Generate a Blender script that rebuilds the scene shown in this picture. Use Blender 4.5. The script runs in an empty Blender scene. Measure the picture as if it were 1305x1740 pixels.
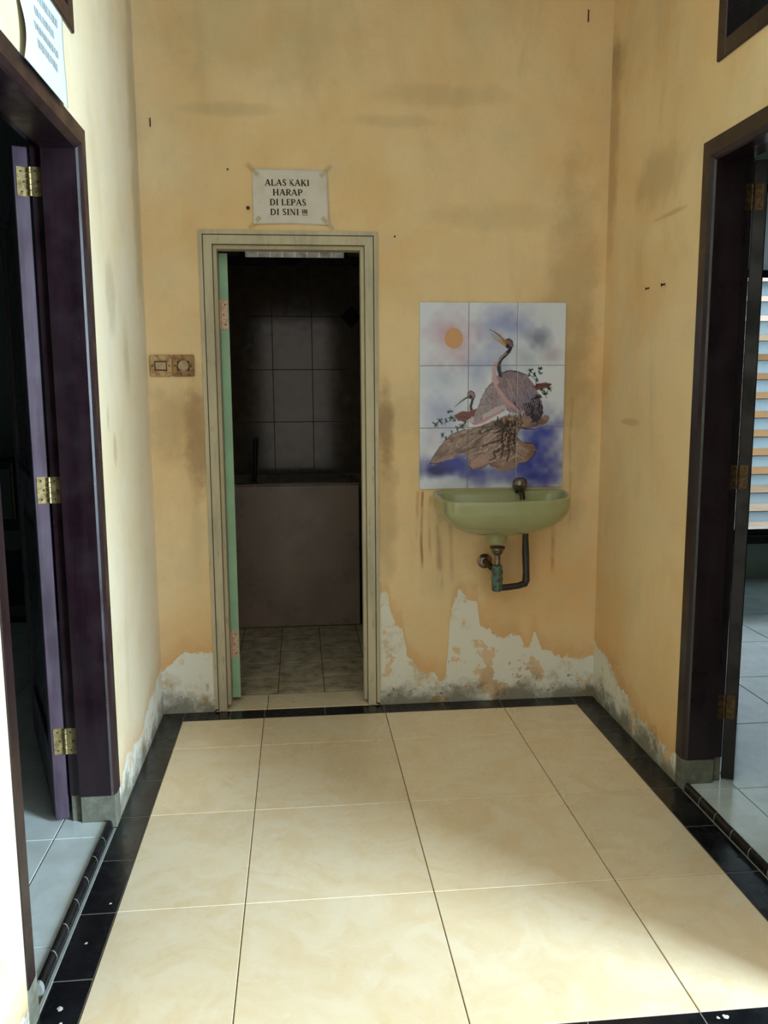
import bpy, bmesh, math, random
import numpy as np
from mathutils import Vector, Matrix, noise as mnoise

C = bpy.context.scene
COL = C.collection
PI = math.pi

# ------------------------------------------------------------------ camera
F_PX = 1440.32
W_PX, H_PX = 1305, 1740
CAM = Vector((0.1649, -3.07225, 1.33665))
YAW, PITCH, ROLL = 0.0993, 0.1464, -0.0058
cd = bpy.data.cameras.new('camera')
cam = bpy.data.objects.new('camera', cd)
COL.objects.link(cam)
fw = Vector((math.sin(YAW) * math.cos(PITCH), math.cos(YAW) * math.cos(PITCH), -math.sin(PITCH)))
rt = Vector((math.cos(YAW), -math.sin(YAW), 0))
up = rt.cross(fw)
r2 = rt * math.cos(ROLL) + up * math.sin(ROLL)
u2 = -rt * math.sin(ROLL) + up * math.cos(ROLL)
M = Matrix((r2, u2, -fw)).transposed().to_4x4()
M.translation = CAM
cam.matrix_world = M
cd.sensor_fit = 'VERTICAL'
cd.sensor_height = 36.0
cd.lens = 36.0 * F_PX / H_PX
cd.clip_start = 0.02
C.camera = cam

# ------------------------------------------------------------------ light
world = bpy.data.worlds.new('sky')
C.world = world
world.use_nodes = True
bg = world.node_tree.nodes['Background']
bg.inputs[0].default_value = (1.0, 0.93, 0.82, 1)
bg.inputs[1].default_value = 0.95

def area(name, loc, target, sx, sy, power, col):
    d = bpy.data.lights.new(name, 'AREA')
    d.shape = 'RECTANGLE'; d.size = sx; d.size_y = sy
    d.energy = power; d.color = col
    o = bpy.data.objects.new(name, d); COL.objects.link(o)
    o.location = loc
    o.rotation_euler = (Vector(target) - Vector(loc)).to_track_quat('-Z', 'Y').to_euler()
    return o
area('daylight_from_yard', (3.45, -3.32, 1.4), (-0.4, -0.9, 0.8), 1.0, 2.0, 480, (0.64, 0.86, 1.0))
area('daylight_at_louvres', (3.5, 2.9, 1.5), (3.0, 0.0, 0.4), 1.5, 2.0, 35, (0.74, 0.90, 1.0))

C.view_settings.view_transform = 'Standard'
C.view_settings.look = 'None'
C.view_settings.exposure = 0.0
C.view_settings.gamma = 1.0
C.view_settings.use_curve_mapping = False

# ------------------------------------------------------------------ node helpers
def srgb(r, g, b):
    f = lambda c: (c / 255 / 12.92) if c / 255 <= 0.04045 else ((c / 255 + 0.055) / 1.055) ** 2.4
    return (f(r), f(g), f(b), 1)

class NT:
    def __init__(s, name):
        s.m = bpy.data.materials.new(name); s.m.use_nodes = True
        s.t = s.m.node_tree; s.n = s.t.nodes; s.l = s.t.links
        s.b = s.n['Principled BSDF']
        s.pos = s.n.new('ShaderNodeNewGeometry').outputs['Position']
    def put(s, sock, v):
        if isinstance(v, bpy.types.NodeSocket): s.l.new(v, sock)
        else: sock.default_value = v
    def math(s, op, a, b=0.0, c=None, clamp=False):
        n = s.n.new('ShaderNodeMath'); n.operation = op; n.use_clamp = clamp
        s.put(n.inputs[0], a); s.put(n.inputs[1], b)
        if c is not None: s.put(n.inputs[2], c)
        return n.outputs[0]
    def xyz(s, v=None):
        n = s.n.new('ShaderNodeSeparateXYZ'); s.l.new(v or s.pos, n.inputs[0]); return n.outputs
    def noise(s, scale, detail=4, rough=0.55, vec=None, sc=(1, 1, 1), dist=0.0, off=(0, 0, 0)):
        mp = s.n.new('ShaderNodeMapping'); s.l.new(vec or s.pos, mp.inputs[0])
        mp.inputs['Scale'].default_value = sc; mp.inputs['Location'].default_value = off
        n = s.n.new('ShaderNodeTexNoise'); s.l.new(mp.outputs[0], n.inputs['Vector'])
        n.inputs['Scale'].default_value = scale; n.inputs['Detail'].default_value = detail
        n.inputs['Roughness'].default_value = rough; n.inputs['Distortion'].default_value = dist
        return n.outputs['Fac']
    def ss(s, v, a, b, lo=0.0, hi=1.0):
        n = s.n.new('ShaderNodeMapRange'); n.interpolation_type = 'SMOOTHSTEP'
        s.put(n.inputs[0], v); n.inputs[1].default_value = a; n.inputs[2].default_value = b
        n.inputs[3].default_value = lo; n.inputs[4].default_value = hi
        return n.outputs[0]
    def mix(s, f, a, b, mode='MIX'):
        n = s.n.new('ShaderNodeMix'); n.data_type = 'RGBA'; n.blend_type = mode
        s.put(n.inputs[0], f); s.put(n.inputs[6], a); s.put(n.inputs[7], b)
        return n.outputs[2]
    def curve(s, v, pts, lo, hi):
        """pts (x, y) with y in 0..1, x from lo to hi"""
        n = s.n.new('ShaderNodeFloatCurve'); cu = n.mapping.curves[0]
        q = [((x - lo) / (hi - lo), y) for x, y in pts]
        cu.points[0].location = q[0]; cu.points[1].location = q[-1]
        for a in q[1:-1]: cu.points.new(*a)
        for p_ in cu.points: p_.handle_type = 'VECTOR'
        n.mapping.update()
        t = s.math('DIVIDE', s.math('SUBTRACT', v, lo), hi - lo, clamp=True)
        s.l.new(t, n.inputs['Value'])
        return n.outputs[0]
    def bump(s, h, strength=0.3, dist=0.002):
        n = s.n.new('ShaderNodeBump'); n.inputs['Strength'].default_value = strength
        n.inputs['Distance'].default_value = dist; s.l.new(h, n.inputs['Height'])
        s.l.new(n.outputs[0], s.b.inputs['Normal'])
    def out(s, col, rough=0.6, spec=0.5, metal=0.0):
        s.put(s.b.inputs['Base Color'], col); s.put(s.b.inputs['Roughness'], rough)
        s.b.inputs['Specular IOR Level'].default_value = spec
        s.b.inputs['Metallic'].default_value = metal
        return s.m

def plain(name, c, rough=0.6, spec=0.5, metal=0.0, var=0.12, scale=12, bump=0.0):
    k = NT(name)
    f = k.noise(scale, 5, 0.6)
    d = tuple(x * (1 - var * 2) for x in c[:3]) + (1,)
    col = k.mix(k.ss(f, 0.3, 0.7), d, c)
    if bump: k.bump(k.noise(scale * 6, 3), bump)
    return k.out(col, rough, spec, metal)

def blob(k, a, b, ca, cb, ra, rb, warp=None):
    """soft elliptic mask around (ca, cb) in wall coordinates a, b"""
    da = k.math('DIVIDE', k.math('SUBTRACT', a, ca), ra)
    db = k.math('DIVIDE', k.math('SUBTRACT', b, cb), rb)
    r = k.math('ADD', k.math('MULTIPLY', da, da), k.math('MULTIPLY', db, db))
    if warp is not None: r = k.math('ADD', r, k.math('MULTIPLY', k.math('SUBTRACT', warp, 0.5), 2.2))
    return k.ss(r, 0.0, 1.25, 1.0, 0.0)

PAINT = srgb(232, 204, 158)
PAINT_O = srgb(226, 188, 134)
PAINT_G = srgb(212, 192, 152)
GRIME = srgb(150, 122, 84)
PLASTER = srgb(226, 224, 212)

def wall_mat(name, axis, peel=None, lo=-1, hi=1, blobs=(), streaks=(), base=PAINT, alt=PAINT_O):
    k = NT(name)
    o = k.xyz()
    a = o[axis]; z = o[2]
    big = k.noise(1.7, 4, 0.6, dist=0.4)
    med = k.noise(5, 5, 0.6, off=(3, 1, 7))
    fine = k.noise(40, 4, 0.6)
    strk = k.noise(3.0, 4, 0.6, sc=(1, 1, 0.35), off=(9, 2, 4), dist=0.6)
    col = k.mix(k.ss(big, 0.35, 0.68), base, alt)
    col = k.mix(k.ss(med, 0.45, 0.75, 0, 0.5), col, PAINT_G)
    col = k.mix(k.ss(strk, 0.5, 0.78, 0, 0.30), col, GRIME)
    col = k.mix(k.ss(fine, 0.5, 0.9, 0, 0.12), col, GRIME)
    warp = k.noise(9, 5, 0.65, off=(5, 5, 5))
    for (ca, cb, ra, rb, st, cc) in blobs:
        f = k.math('MULTIPLY', blob(k, a, z, ca, cb, ra, rb, warp), st)
        col = k.mix(f, col, cc)
    wob = k.math('MULTIPLY', k.math('SUBTRACT', k.noise(3, 2, off=(1, 1, 1)), 0.5), 0.03)
    for (ca, w, z0, z1, st, cc) in streaks:
        d = k.math('ABSOLUTE', k.math('SUBTRACT', k.math('ADD', a, wob), ca))
        f = k.ss(d, 0, w, 1, 0)
        f = k.math('MULTIPLY', f, k.ss(z, z0, z0 + 0.2 * (z1 - z0) + 0.01))
        f = k.math('MULTIPLY', f, k.ss(z, z1 - 0.02, z1, 1, 0))
        f = k.math('MULTIPLY', f, k.ss(k.noise(14, 3, sc=(1, 1, 0.4)), 0.3, 0.6))
        col = k.mix(k.math('MULTIPLY', f, st), col, cc)
    # uneven darker tone close to the floor
    dz = k.math('ADD', z, k.math('MULTIPLY', k.math('SUBTRACT', warp, 0.5), 0.35))
    height = k.noise(60, 4)
    if peel:
        h = k.curve(a, peel, lo, hi)
        zz = k.math('ADD', z, k.math('MULTIPLY', k.math('SUBTRACT', k.noise(16, 6, 0.7, off=(2, 8, 3)), 0.5), 0.13))
        d = k.math('SUBTRACT', h, zz)
        holes = k.ss(k.noise(9, 6, 0.65, off=(4, 4, 9)), 0.57, 0.60)
        peelm = k.ss(d, -0.002, 0.004)
        peelm = k.math('MULTIPLY', peelm, k.math('SUBTRACT', 1.0, k.math('MULTIPLY', holes, 0.75)))
        # loose chips above the edge
        chips = k.math('MULTIPLY', k.ss(k.noise(34, 3, 0.6, off=(7, 3, 3)), 0.68, 0.71), k.ss(d, -0.17, -0.02))
        peelm = k.math('MAXIMUM', peelm, k.math('MULTIPLY', chips, 0.7))
        halo = k.math('MULTIPLY', k.ss(d, -0.10, 0.0), 0.35)
        col = k.mix(halo, col, srgb(205, 140, 70))
        pl = k.mix(k.ss(k.noise(7, 6, 0.7, off=(6, 6, 6)), 0.50, 0.70, 0, .8), PLASTER, srgb(190, 160, 108))
        mould = k.math('MULTIPLY', k.ss(k.noise(45, 5, 0.75, off=(3, 9, 1)), 0.60, 0.66), k.ss(z, 0.06, 0.17, 1, 0))
        pl = k.mix(mould, pl, srgb(66, 80, 92))
        col = k.mix(peelm, col, pl)
        height = k.math('ADD', height, k.math('MULTIPLY', peelm, -1.2))
    low = k.ss(dz, 0.0, 0.10, 1, 0)
    col = k.mix(k.math('MULTIPLY', low, 0.75), col, srgb(92, 84, 62))
    k.bump(k.math('ADD', height, k.math('MULTIPLY', med, 2.0)), 0.35, 0.003)
    return k.out(col, 0.62, 0.35)

# ------------------------------------------------------------------ mesh helpers
def link(name, me, mat=None, parent=None, label=None, kind=None, cat=None, group=None):
    o = bpy.data.objects.new(name, me); COL.objects.link(o)
    if mat is not None and me is not None and len(me.materials) == 0: me.materials.append(mat)
    if parent is not None: o.parent = parent
    if label: o['label'] = label
    if kind: o['kind'] = kind
    if cat: o['category'] = cat
    if group: o['group'] = group
    return o

def empty(name, loc=(0, 0, 0), rz=0, label=None, cat=None, kind=None, group=None):
    o = link(name, None, label=label, kind=kind, cat=cat, group=group)
    o.location = loc; o.rotation_euler = (0, 0, rz); o.empty_display_size = 0.1
    return o

def finish(bm, name, smooth=False, ang=None):
    bmesh.ops.recalc_face_normals(bm, faces=bm.faces)
    me = bpy.data.meshes.new(name); bm.to_mesh(me); bm.free()
    if smooth:
        for p_ in me.polygons: p_.use_smooth = True
        if ang is not None:
            me.set_sharp_from_angle(angle=ang)
    return me

def box_bm(bm, x0, x1, y0, y1, z0, z1, bevel=0.0, M4=None):
    vs = [bm.verts.new((x, y, z)) for x in (x0, x1) for y in (y0, y1) for z in (z0, z1)]
    fs = [(0, 1, 3, 2), (4, 6, 7, 5), (0, 4, 5, 1), (2, 3, 7, 6), (0, 2, 6, 4), (1, 5, 7, 3)]
    faces = [bm.faces.new([vs[i] for i in f]) for f in fs]
    if bevel:
        es = list({e for f in faces for e in f.edges})
        r = bmesh.ops.bevel(bm, geom=es, offset=bevel, segments=1, profile=0.5, affect='EDGES')
        vs = list({v for f in r['faces'] for v in f.verts} | {v for v in vs if v.is_valid})
    if M4 is not None:
        for v in vs: v.co = M4 @ v.co
    return vs

def box(name, x0, x1, y0, y1, z0, z1, mat, parent=None, bevel=0.0, **kw):
    bm = bmesh.new(); box_bm(bm, min(x0, x1), max(x0, x1), min(y0, y1), max(y0, y1), min(z0, z1), max(z0, z1), bevel)
    return link(name, finish(bm, name), mat, parent, **kw)

def lathe_bm(bm, prof, center, axis='z', seg=24, cap=True):
    """prof: list of (radius, height) along the axis"""
    c = Vector(center)
    ex, ey, ez = {'z': (Vector((1, 0, 0)), Vector((0, 1, 0)), Vector((0, 0, 1))),
                  'y': (Vector((1, 0, 0)), Vector((0, 0, 1)), Vector((0, 1, 0))),
                  'x': (Vector((0, 1, 0)), Vector((0, 0, 1)), Vector((1, 0, 0)))}[axis]
    rings = []
    for r, h in prof:
        rings.append([bm.verts.new(c + ez * h + (ex * math.cos(2 * PI * i / seg) + ey * math.sin(2 * PI * i / seg)) * max(r, 1e-4)) for i in range(seg)])
    for a, b in zip(rings, rings[1:]):
        for i in range(seg):
            j = (i + 1) % seg
            bm.faces.new((a[i], a[j], b[j], b[i]))
    if cap:
        bm.faces.new(rings[0]); bm.faces.new(rings[-1])

def lathe(name, prof, center, mat, parent=None, axis='z', seg=24, **kw):
    bm = bmesh.new(); lathe_bm(bm, prof, center, axis, seg)
    return link(name, finish(bm, name, True, 0.7), mat, parent, **kw)

def tube_bm(bm, pts, rad, seg=14):
    pts = [Vector(p_) for p_ in pts]
    rad = rad if isinstance(rad, (list, tuple)) else [rad] * len(pts)
    rings = []; ref = None
    for i, p_ in enumerate(pts):
        t = (pts[min(i + 1, len(pts) - 1)] - pts[max(i - 1, 0)]).normalized()
        if ref is None:
            ref = Vector((0, 0, 1)) if abs(t.z) < 0.9 else Vector((1, 0, 0))
        n = (ref - t * ref.dot(t)).normalized(); ref = n
        b = t.cross(n)
        rings.append([bm.verts.new(p_ + (n * math.cos(2 * PI * k_ / seg) + b * math.sin(2 * PI * k_ / seg)) * rad[i]) for k_ in range(seg)])
    for a, b in zip(rings, rings[1:]):
        for i in range(seg):
            j = (i + 1) % seg
            bm.faces.new((a[i], a[j], b[j], b[i]))
    bm.faces.new(rings[0]); bm.faces.new(rings[-1])

def tube(name, pts, rad, mat, parent=None, seg=14, **kw):
    bm = bmesh.new(); tube_bm(bm, pts, rad, seg)
    return link(name, finish(bm, name, True, 0.7), mat, parent, **kw)

def wall_bm(axis, face, back, s0, s1, z0, z1, holes=()):
    """a wall slab; axis 'x': plane x=face, runs along y; axis 'y': plane y=face, runs along x"""
    ss = sorted({s0, s1} | {h[0] for h in holes} | {h[1] for h in holes})
    zs = sorted({z0, z1} | {h[2] for h in holes} | {h[3] for h in holes})
    solid = lambda i, j: 0 <= i < len(ss) - 1 and 0 <= j < len(zs) - 1 and not any(
        h[0] - 1e-6 <= ss[i] and ss[i + 1] <= h[1] + 1e-6 and h[2] - 1e-6 <= zs[j] and zs[j + 1] <= h[3] + 1e-6 for h in holes)
    bm = bmesh.new(); cache = {}
    def v(i, j, d):
        if (i, j, d) not in cache:
            w = face if d == 0 else back
            cache[(i, j, d)] = bm.verts.new((w, ss[i], zs[j]) if axis == 'x' else (ss[i], w, zs[j]))
        return cache[(i, j, d)]
    for i in range(len(ss) - 1):
        for j in range(len(zs) - 1):
            if not solid(i, j): continue
            for d in (0, 1): bm.faces.new((v(i, j, d), v(i + 1, j, d), v(i + 1, j + 1, d), v(i, j + 1, d)))
            if not solid(i - 1, j): bm.faces.new((v(i, j, 0), v(i, j + 1, 0), v(i, j + 1, 1), v(i, j, 1)))
            if not solid(i + 1, j): bm.faces.new((v(i + 1, j, 0), v(i + 1, j + 1, 0), v(i + 1, j + 1, 1), v(i + 1, j, 1)))
            if not solid(i, j - 1): bm.faces.new((v(i, j, 0), v(i + 1, j, 0), v(i + 1, j, 1), v(i, j, 1)))
            if not solid(i, j + 1): bm.faces.new((v(i, j + 1, 0), v(i + 1, j + 1, 0), v(i + 1, j + 1, 1), v(i, j + 1, 1)))
    return bm

def wall(name, axis, face, back, s0, s1, z0, z1, mat, holes=(), parent=None):
    return link(name, finish(wall_bm(axis, face, back, s0, s1, z0, z1, holes), name), mat, parent, kind=None if parent else 'structure')

# ------------------------------------------------------------------ dimensions
XL, XR = -0.418, 1.416          # side walls of the passage
YB = 0.361                      # back wall
WT = 0.13                       # wall thickness
ZC = 3.15                       # ceiling
YE = -1.62                      # end of the right wall / of the tiled passage
ZF = 0.02                       # floor of the side rooms
L0, L1 = -0.500, -1.415         # left door frame, outer
R0, R1 = -0.462, -1.300         # right door frame, outer
DZ = 2.05                       # top of side door frames
BX0, BX1, BZ = -0.206, 0.487, 1.938   # bathroom door frame, outer
DEP = 2.16                      # bathroom back wall

# ------------------------------------------------------------------ materials
peel_back = [(-0.42, 0.165), (-0.40, 0.185), (-0.362, 0.235), (-0.318, 0.272), (-0.27, 0.25), (-0.20, 0.262), (0.40, 0.3), (0.49, 0.495), (0.519, 0.485), (0.533, 0.40), (0.553, 0.362), (0.583, 0.345),
             (0.593, 0.26), (0.602, 0.219), (0.632, 0.182), (0.66, 0.145), (0.711, 0.137), (0.741, 0.10), (0.769, 0.115), (0.779, 0.27), (0.786, 0.39), (0.80, 0.44), (0.822, 0.49), (0.858, 0.455), (0.901, 0.445), (0.912, 0.34),
             (0.971, 0.285), (1.079, 0.287), (1.121, 0.215), (1.151, 0.295), (1.186, 0.205), (1.42, 0.165)]
RUST = srgb(150, 92, 40); BROWN = srgb(120, 84, 48); GREY = srgb(150, 135, 100)
M_BACK = wall_mat('wall_paint_back', 0, peel_back, -0.42, 1.42,
    blobs=[(0.515, 1.18, 0.04, 0.22, 0.6, BROWN), (0.52, 0.85, 0.05, 0.35, 0.35, GRIME), (0.60, 1.22, 0.13, 0.10, 0.22, GRIME), (-0.235, 1.15, 0.06, 0.26, 0.5, BROWN),
           (-0.33, 1.20, 0.12, 0.16, 0.35, GRIME), (0.05, 2.65, 0.5, 0.22, 0.2, GREY), (0.75, 2.45, 0.30, 0.05, 0.22, GREY), (-0.05, 2.38, 0.20, 0.03, 0.25, GREY), (0.55, 2.35, 0.2, 0.03, 0.2, GREY),
           (-0.1, 2.05, 0.25, 0.12, 0.30, PAINT_O), (1.28, 1.7, 0.12, 0.6, 0.35, GRIME), (1.0, 0.60, 0.14, 0.16, 0.30, GRIME), (0.96, 2.0, 0.35, 0.06, 0.18, GREY),
           (-0.25, 0.32, 0.22, 0.12, 0.45, PAINT_O), (1.05, 0.10, 0.14, 0.10, 0.6, BROWN), (1.30, 1.2, 0.1, 0.5, 0.25, GRIME)],
    streaks=[(0.665, 0.010, 0.56, 0.92, 0.8, RUST), (0.645, 0.012, 0.70, 0.92, 0.45, RUST), (0.74, 0.022, 0.42, 0.86, 0.5, BROWN), (0.70, 0.012, 0.62, 0.90, 0.35, RUST),
             (1.225, 0.015, 0.52, 0.86, 0.5, BROWN), (1.29, 0.012, 0.70, 1.30, 0.35, RUST), (0.79, 0.015, 0.50, 0.80, 0.3, BROWN)])
M_LEFT = wall_mat('wall_paint_left_daylit', 1, [(-5, 0.05), (-0.55, 0.07), (-0.35, 0.15), (-0.1, 0.10), (0.1, 0.17), (0.361, 0.20)], -5, 0.361,
    blobs=[(-0.25, 1.62, 0.08, 0.15, 0.35, GREY), (-0.05, 1.45, 0.06, 0.15, 0.3, GREY), (-0.30, 1.15, 0.03, 0.06, 0.45, GREY), (-0.38, 1.25, 0.02, 0.05, 0.35, GREY), (0.30, 2.2, 0.12, 0.8, 0.4, GREY)],
    base=srgb(224, 209, 182), alt=srgb(222, 202, 166))  # left paint set paler and cooler, putting the daylight into its colour
M_RIGHT = wall_mat('wall_paint_right', 1, [(-2, 0.05), (-0.46, 0.10), (-0.3, 0.08), (0.0, 0.14), (0.2, 0.22), (0.361, 0.24)], -2, 0.361,
    blobs=[(0.30, 2.55, 0.10, 0.10, 0.45, GRIME), (0.33, 2.3, 0.08, 0.5, 0.35, BROWN), (-0.12, 2.05, 0.22, 0.12, 0.35, GRIME), (-0.24, 1.905, 0.14, 0.010, 0.4, GRIME), (0.1, 2.6, 0.3, 0.2, 0.15, GRIME),
           (0.05, 1.2, 0.10, 0.015, 0.35, GRIME)])

def wood_mat(name, c, rough=0.28, worn=0.25):
    k = NT(name)
    f = k.noise(7, 5, 0.6, sc=(4, 4, 0.35))
    col = k.mix(k.ss(f, 0.35, 0.7), c, tuple(x * 0.5 for x in c[:3]) + (1,))
    sp = k.ss(k.noise(55, 3, 0.6), 0.74, 0.76, 0, worn)
    col = k.mix(sp, col, srgb(170, 160, 150))
    k.bump(k.noise(20, 4, sc=(4, 4, 0.4)), 0.12, 0.002)
    return k.out(col, k.ss(k.noise(9, 4), 0.3, 0.7, rough * 0.8, rough * 1.5), 0.5)
M_WOOD = wood_mat('dark_purple_brown_gloss_wood', srgb(36, 20, 27), 0.30)
M_WOODEDGE = wood_mat('purple_brown_door_paint', srgb(82, 66, 82), 0.30)
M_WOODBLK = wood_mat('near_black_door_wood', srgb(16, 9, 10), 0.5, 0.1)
M_CEMENT = plain('bare_cement', srgb(118, 118, 104), 0.9, 0.2, var=0.2, scale=25, bump=0.4)
M_BRASS = plain('aged_brass', srgb(165, 145, 100), 0.45, 0.5, 0.7, var=0.3, scale=70)
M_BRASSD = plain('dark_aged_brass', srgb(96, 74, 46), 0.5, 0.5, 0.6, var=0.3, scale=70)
M_GREEN = plain('pale_green_door_paint', srgb(158, 196, 162), 0.5, 0.4, var=0.08, scale=8)
M_FRAME = None
k = NT('greyed_cream_frame_paint')
f = k.noise(6, 6, 0.65, sc=(3, 3, 0.5)); g_ = k.noise(30, 5, 0.7, sc=(2, 2, 0.4))
col = k.mix(k.ss(f, 0.35, 0.7), srgb(196, 184, 156), srgb(172, 164, 142))
col = k.mix(k.ss(g_, 0.55, 0.72, 0, 0.55), col, srgb(138, 116, 86))
k.bump(g_, 0.25, 0.002)
M_FRAME = k.out(col, 0.6, 0.4)
M_GROOVE = plain('brown_groove', srgb(136, 118, 90), 0.9, 0.1)  # darker brown along the grooves of the bathroom door frame
M_ROOMW = plain('side_room_wall_paint', srgb(178, 190, 180), 0.8, 0.2, var=0.05, scale=3)
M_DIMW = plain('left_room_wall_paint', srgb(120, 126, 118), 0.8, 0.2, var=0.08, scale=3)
M_CEIL = plain('ceiling_white', srgb(205, 205, 196), 0.9, 0.2, var=0.04, scale=3)
M_GROUT = plain('grout', srgb(120, 100, 76), 0.9, 0.2, var=0.1, scale=30)
M_GROUTB = plain('grey_grout_between_black_tiles', srgb(132, 130, 124), 0.9, 0.2, var=0.1, scale=30)
M_GROUTW = plain('pale_grout', srgb(150, 152, 148), 0.9, 0.2, var=0.1, scale=30)

k = NT('cream_marbled_floor_tile')
oi = k.n.new('ShaderNodeObjectInfo')
n1 = k.noise(6, 6, 0.65, dist=1.2); n2 = k.noise(22, 5, 0.7, off=(4, 4, 4), dist=0.8)
col = k.mix(k.ss(n1, 0.35, 0.68), srgb(234, 216, 186), srgb(228, 204, 166))
col = k.mix(k.ss(n2, 0.5, 0.75, 0, 0.45), col, srgb(234, 224, 202))
col = k.mix(k.ss(k.noise(13, 5, 0.7, off=(8, 1, 2), dist=1.5), 0.56, 0.74, 0, 0.35), col, srgb(206, 176, 134))
hsv = k.n.new('ShaderNodeHueSaturation'); k.l.new(col, hsv.inputs['Color'])
k.put(hsv.inputs['Value'], k.ss(oi.outputs['Random'], 0, 1, 0.95, 1.03))
M_TILE = k.out(hsv.outputs[0], k.ss(n1, 0.3, 0.7, 0.22, 0.32), 0.5)

def tile_mat(name, a, b, r0=0.12, r1=0.3, scale=9, sp=None):
    k = NT(name)
    n_ = k.noise(scale, 5, 0.65)
    c_ = k.mix(k.ss(n_, 0.35, 0.7), a, b)
    if sp: c_ = k.mix(k.ss(k.noise(60, 3, 0.6, off=(5, 2, 1)), 0.73, 0.76, 0, 0.6), c_, sp)
    return k.out(c_, k.ss(k.noise(scale * 2, 5, 0.7, off=(1, 2, 3)), 0.3, 0.75, r0, r1), 0.5)
M_BLACK = tile_mat('black_border_tile', srgb(14, 15, 18), srgb(26, 28, 30), 0.15, 0.36, 9, srgb(110, 112, 112))
M_WTILE = tile_mat('white_room_tile', srgb(214, 222, 222), srgb(198, 206, 204), 0.10, 0.2)
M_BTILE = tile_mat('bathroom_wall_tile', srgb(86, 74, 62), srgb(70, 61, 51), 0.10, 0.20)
M_BFLOOR = tile_mat('grimy_bathroom_floor_tile', srgb(206, 190, 162), srgb(146, 124, 94), 0.3, 0.6, 14)
M_TUB = tile_mat('pale_tub_tile', srgb(146, 124, 110), srgb(126, 108, 96), 0.25, 0.4, 5)

# ------------------------------------------------------------------ floor
floor = box('floor', XL - 0.02, XR + 0.02, YE, YB + 0.12, -0.12, -0.0025, M_GROUT, kind='structure')
_tile_cache = {}
def tile(name, x0, x1, y0, y1, ztop, th, mat, parent, gap=0.0015, bev=0.0012):
    w, d = round(x1 - x0 - 2 * gap, 4), round(y1 - y0 - 2 * gap, 4)
    key = (w, d, th, mat.name)
    if key not in _tile_cache:
        bm = bmesh.new()
        a, b, c = w / 2, d / 2, th
        lo_ = [bm.verts.new(p_) for p_ in ((-a, -b, -c), (a, -b, -c), (a, b, -c), (-a, b, -c))]
        mi = [bm.verts.new(p_) for p_ in ((-a, -b, -bev), (a, -b, -bev), (a, b, -bev), (-a, b, -bev))]
        e = bev
        hi_ = [bm.verts.new(p_) for p_ in ((-a + e, -b + e, 0), (a - e, -b + e, 0), (a - e, b - e, 0), (-a + e, b - e, 0))]
        for r_, s_ in ((lo_, mi), (mi, hi_)):
            for i in range(4): bm.faces.new((r_[i], r_[(i + 1) % 4], s_[(i + 1) % 4], s_[i]))
        bm.faces.new(hi_); bm.faces.new(lo_)
        me = finish(bm, name); me.materials.append(mat); _tile_cache[key] = me
    o = link(name, _tile_cache[key], None, parent)
    o.location = ((x0 + x1) / 2, (y0 + y1) / 2, ztop)
    return o

XT0, XT1, YT0, YT1 = -0.328, 1.316, -1.497, 0.269     # field of cream tiles
for x0, x1 in ((XT0, 0), (0, 0.5), (0.5, 1.0), (1.0, XT1)):
    for y0, y1 in ((YT0, -1.0), (-1.0, -0.5), (-0.5, 0.0), (0.0, YT1)):
        tile('floor_tile', x0, x1, y0, y1, 0, 0.008, M_TILE, floor, 0.0014)
for xa, xb in ((XL, XT0), (XT1, XR)):
    ys = [YB, 0.130, 0.0, -0.25, -0.5, -0.75, -1.0, -1.25, -1.5, YE]
    for a, b in zip(ys, ys[1:]):
        tile('border_tile', xa - (.0065 if xa < -.4 and a <= -.5 and b > -1.3 else 0), xb, b, a, 0, 0.008, M_BLACK, floor, 0.0015)
xs = [XT0, -0.14, 0.0, 0.25, 0.5, 0.75, 1.0, 1.16, XT1]
for a, b in zip(xs, xs[1:]):
    tile('border_tile', a, b, YT1, YB, 0, 0.008, M_BLACK, floor, 0.001)
xs = [XT0, 0.0, 0.25, 0.5, 0.75, 1.0, XT1]
for a, b in zip(xs, xs[1:]):
    tile('border_tile', a, b, YE, YT0, 0, 0.008, M_BLACK, floor, 0.001)
for nm_, a, b, c_, d_ in (('l', XL, XT0 - .001, YE, YB), ('r', XT1 + .001, XR, YE, YB), ('b', XT0, XT1, YT1 + .001, YB), ('f', XT0, XT1, YE, YT0 - .001)):
    box('grout_bed', a, b, c_, d_, -0.004, -0.0010, M_GROUTB, floor)
# door sill of the bathroom: cut cream tiles
for a, b in ((BX0 + 0.004, 0.01), (0.01, BX1 - 0.004)):
    tile('sill_tile', a, b, YB, YB + 0.175, 0.001, 0.01, M_TILE, floor, 0.0014)
# white paint drops on the black border in front
bm = bmesh.new(); rng = random.Random(4)
for (x, y, r) in ((-0.378, -1.34, .007), (-0.365, -1.385, .0035), (-0.375, -1.43, .009), (-0.39, -1.475, .012), (-0.376, -1.12, .004), (-0.352, -0.96, .004),
                  (1.03, -1.518, .004), (1.048, -1.517, .006), (0.90, -1.53, .006), (0.86, -1.535, .003), (1.01, -1.54, .003), (0.70, -1.555, .006), (-0.405, -1.49, .010)):
    vs = [bm.verts.new((x + r * (1 + .35 * rng.uniform(-1, 1)) * math.cos(t * PI / 5), y + r * (1 + .35 * rng.uniform(-1, 1)) * math.sin(t * PI / 5), 0.0006)) for t in range(10)]
    c_ = bm.verts.new((x, y, 0.0016))
    for i in range(10): bm.faces.new((vs[i], vs[(i + 1) % 10], c_))
link('paint_drops', finish(bm, 'paint_drops'), plain('dried_white_paint', srgb(215, 215, 210), 0.7), floor, kind='stuff', label='dried white paint drops')

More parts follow.
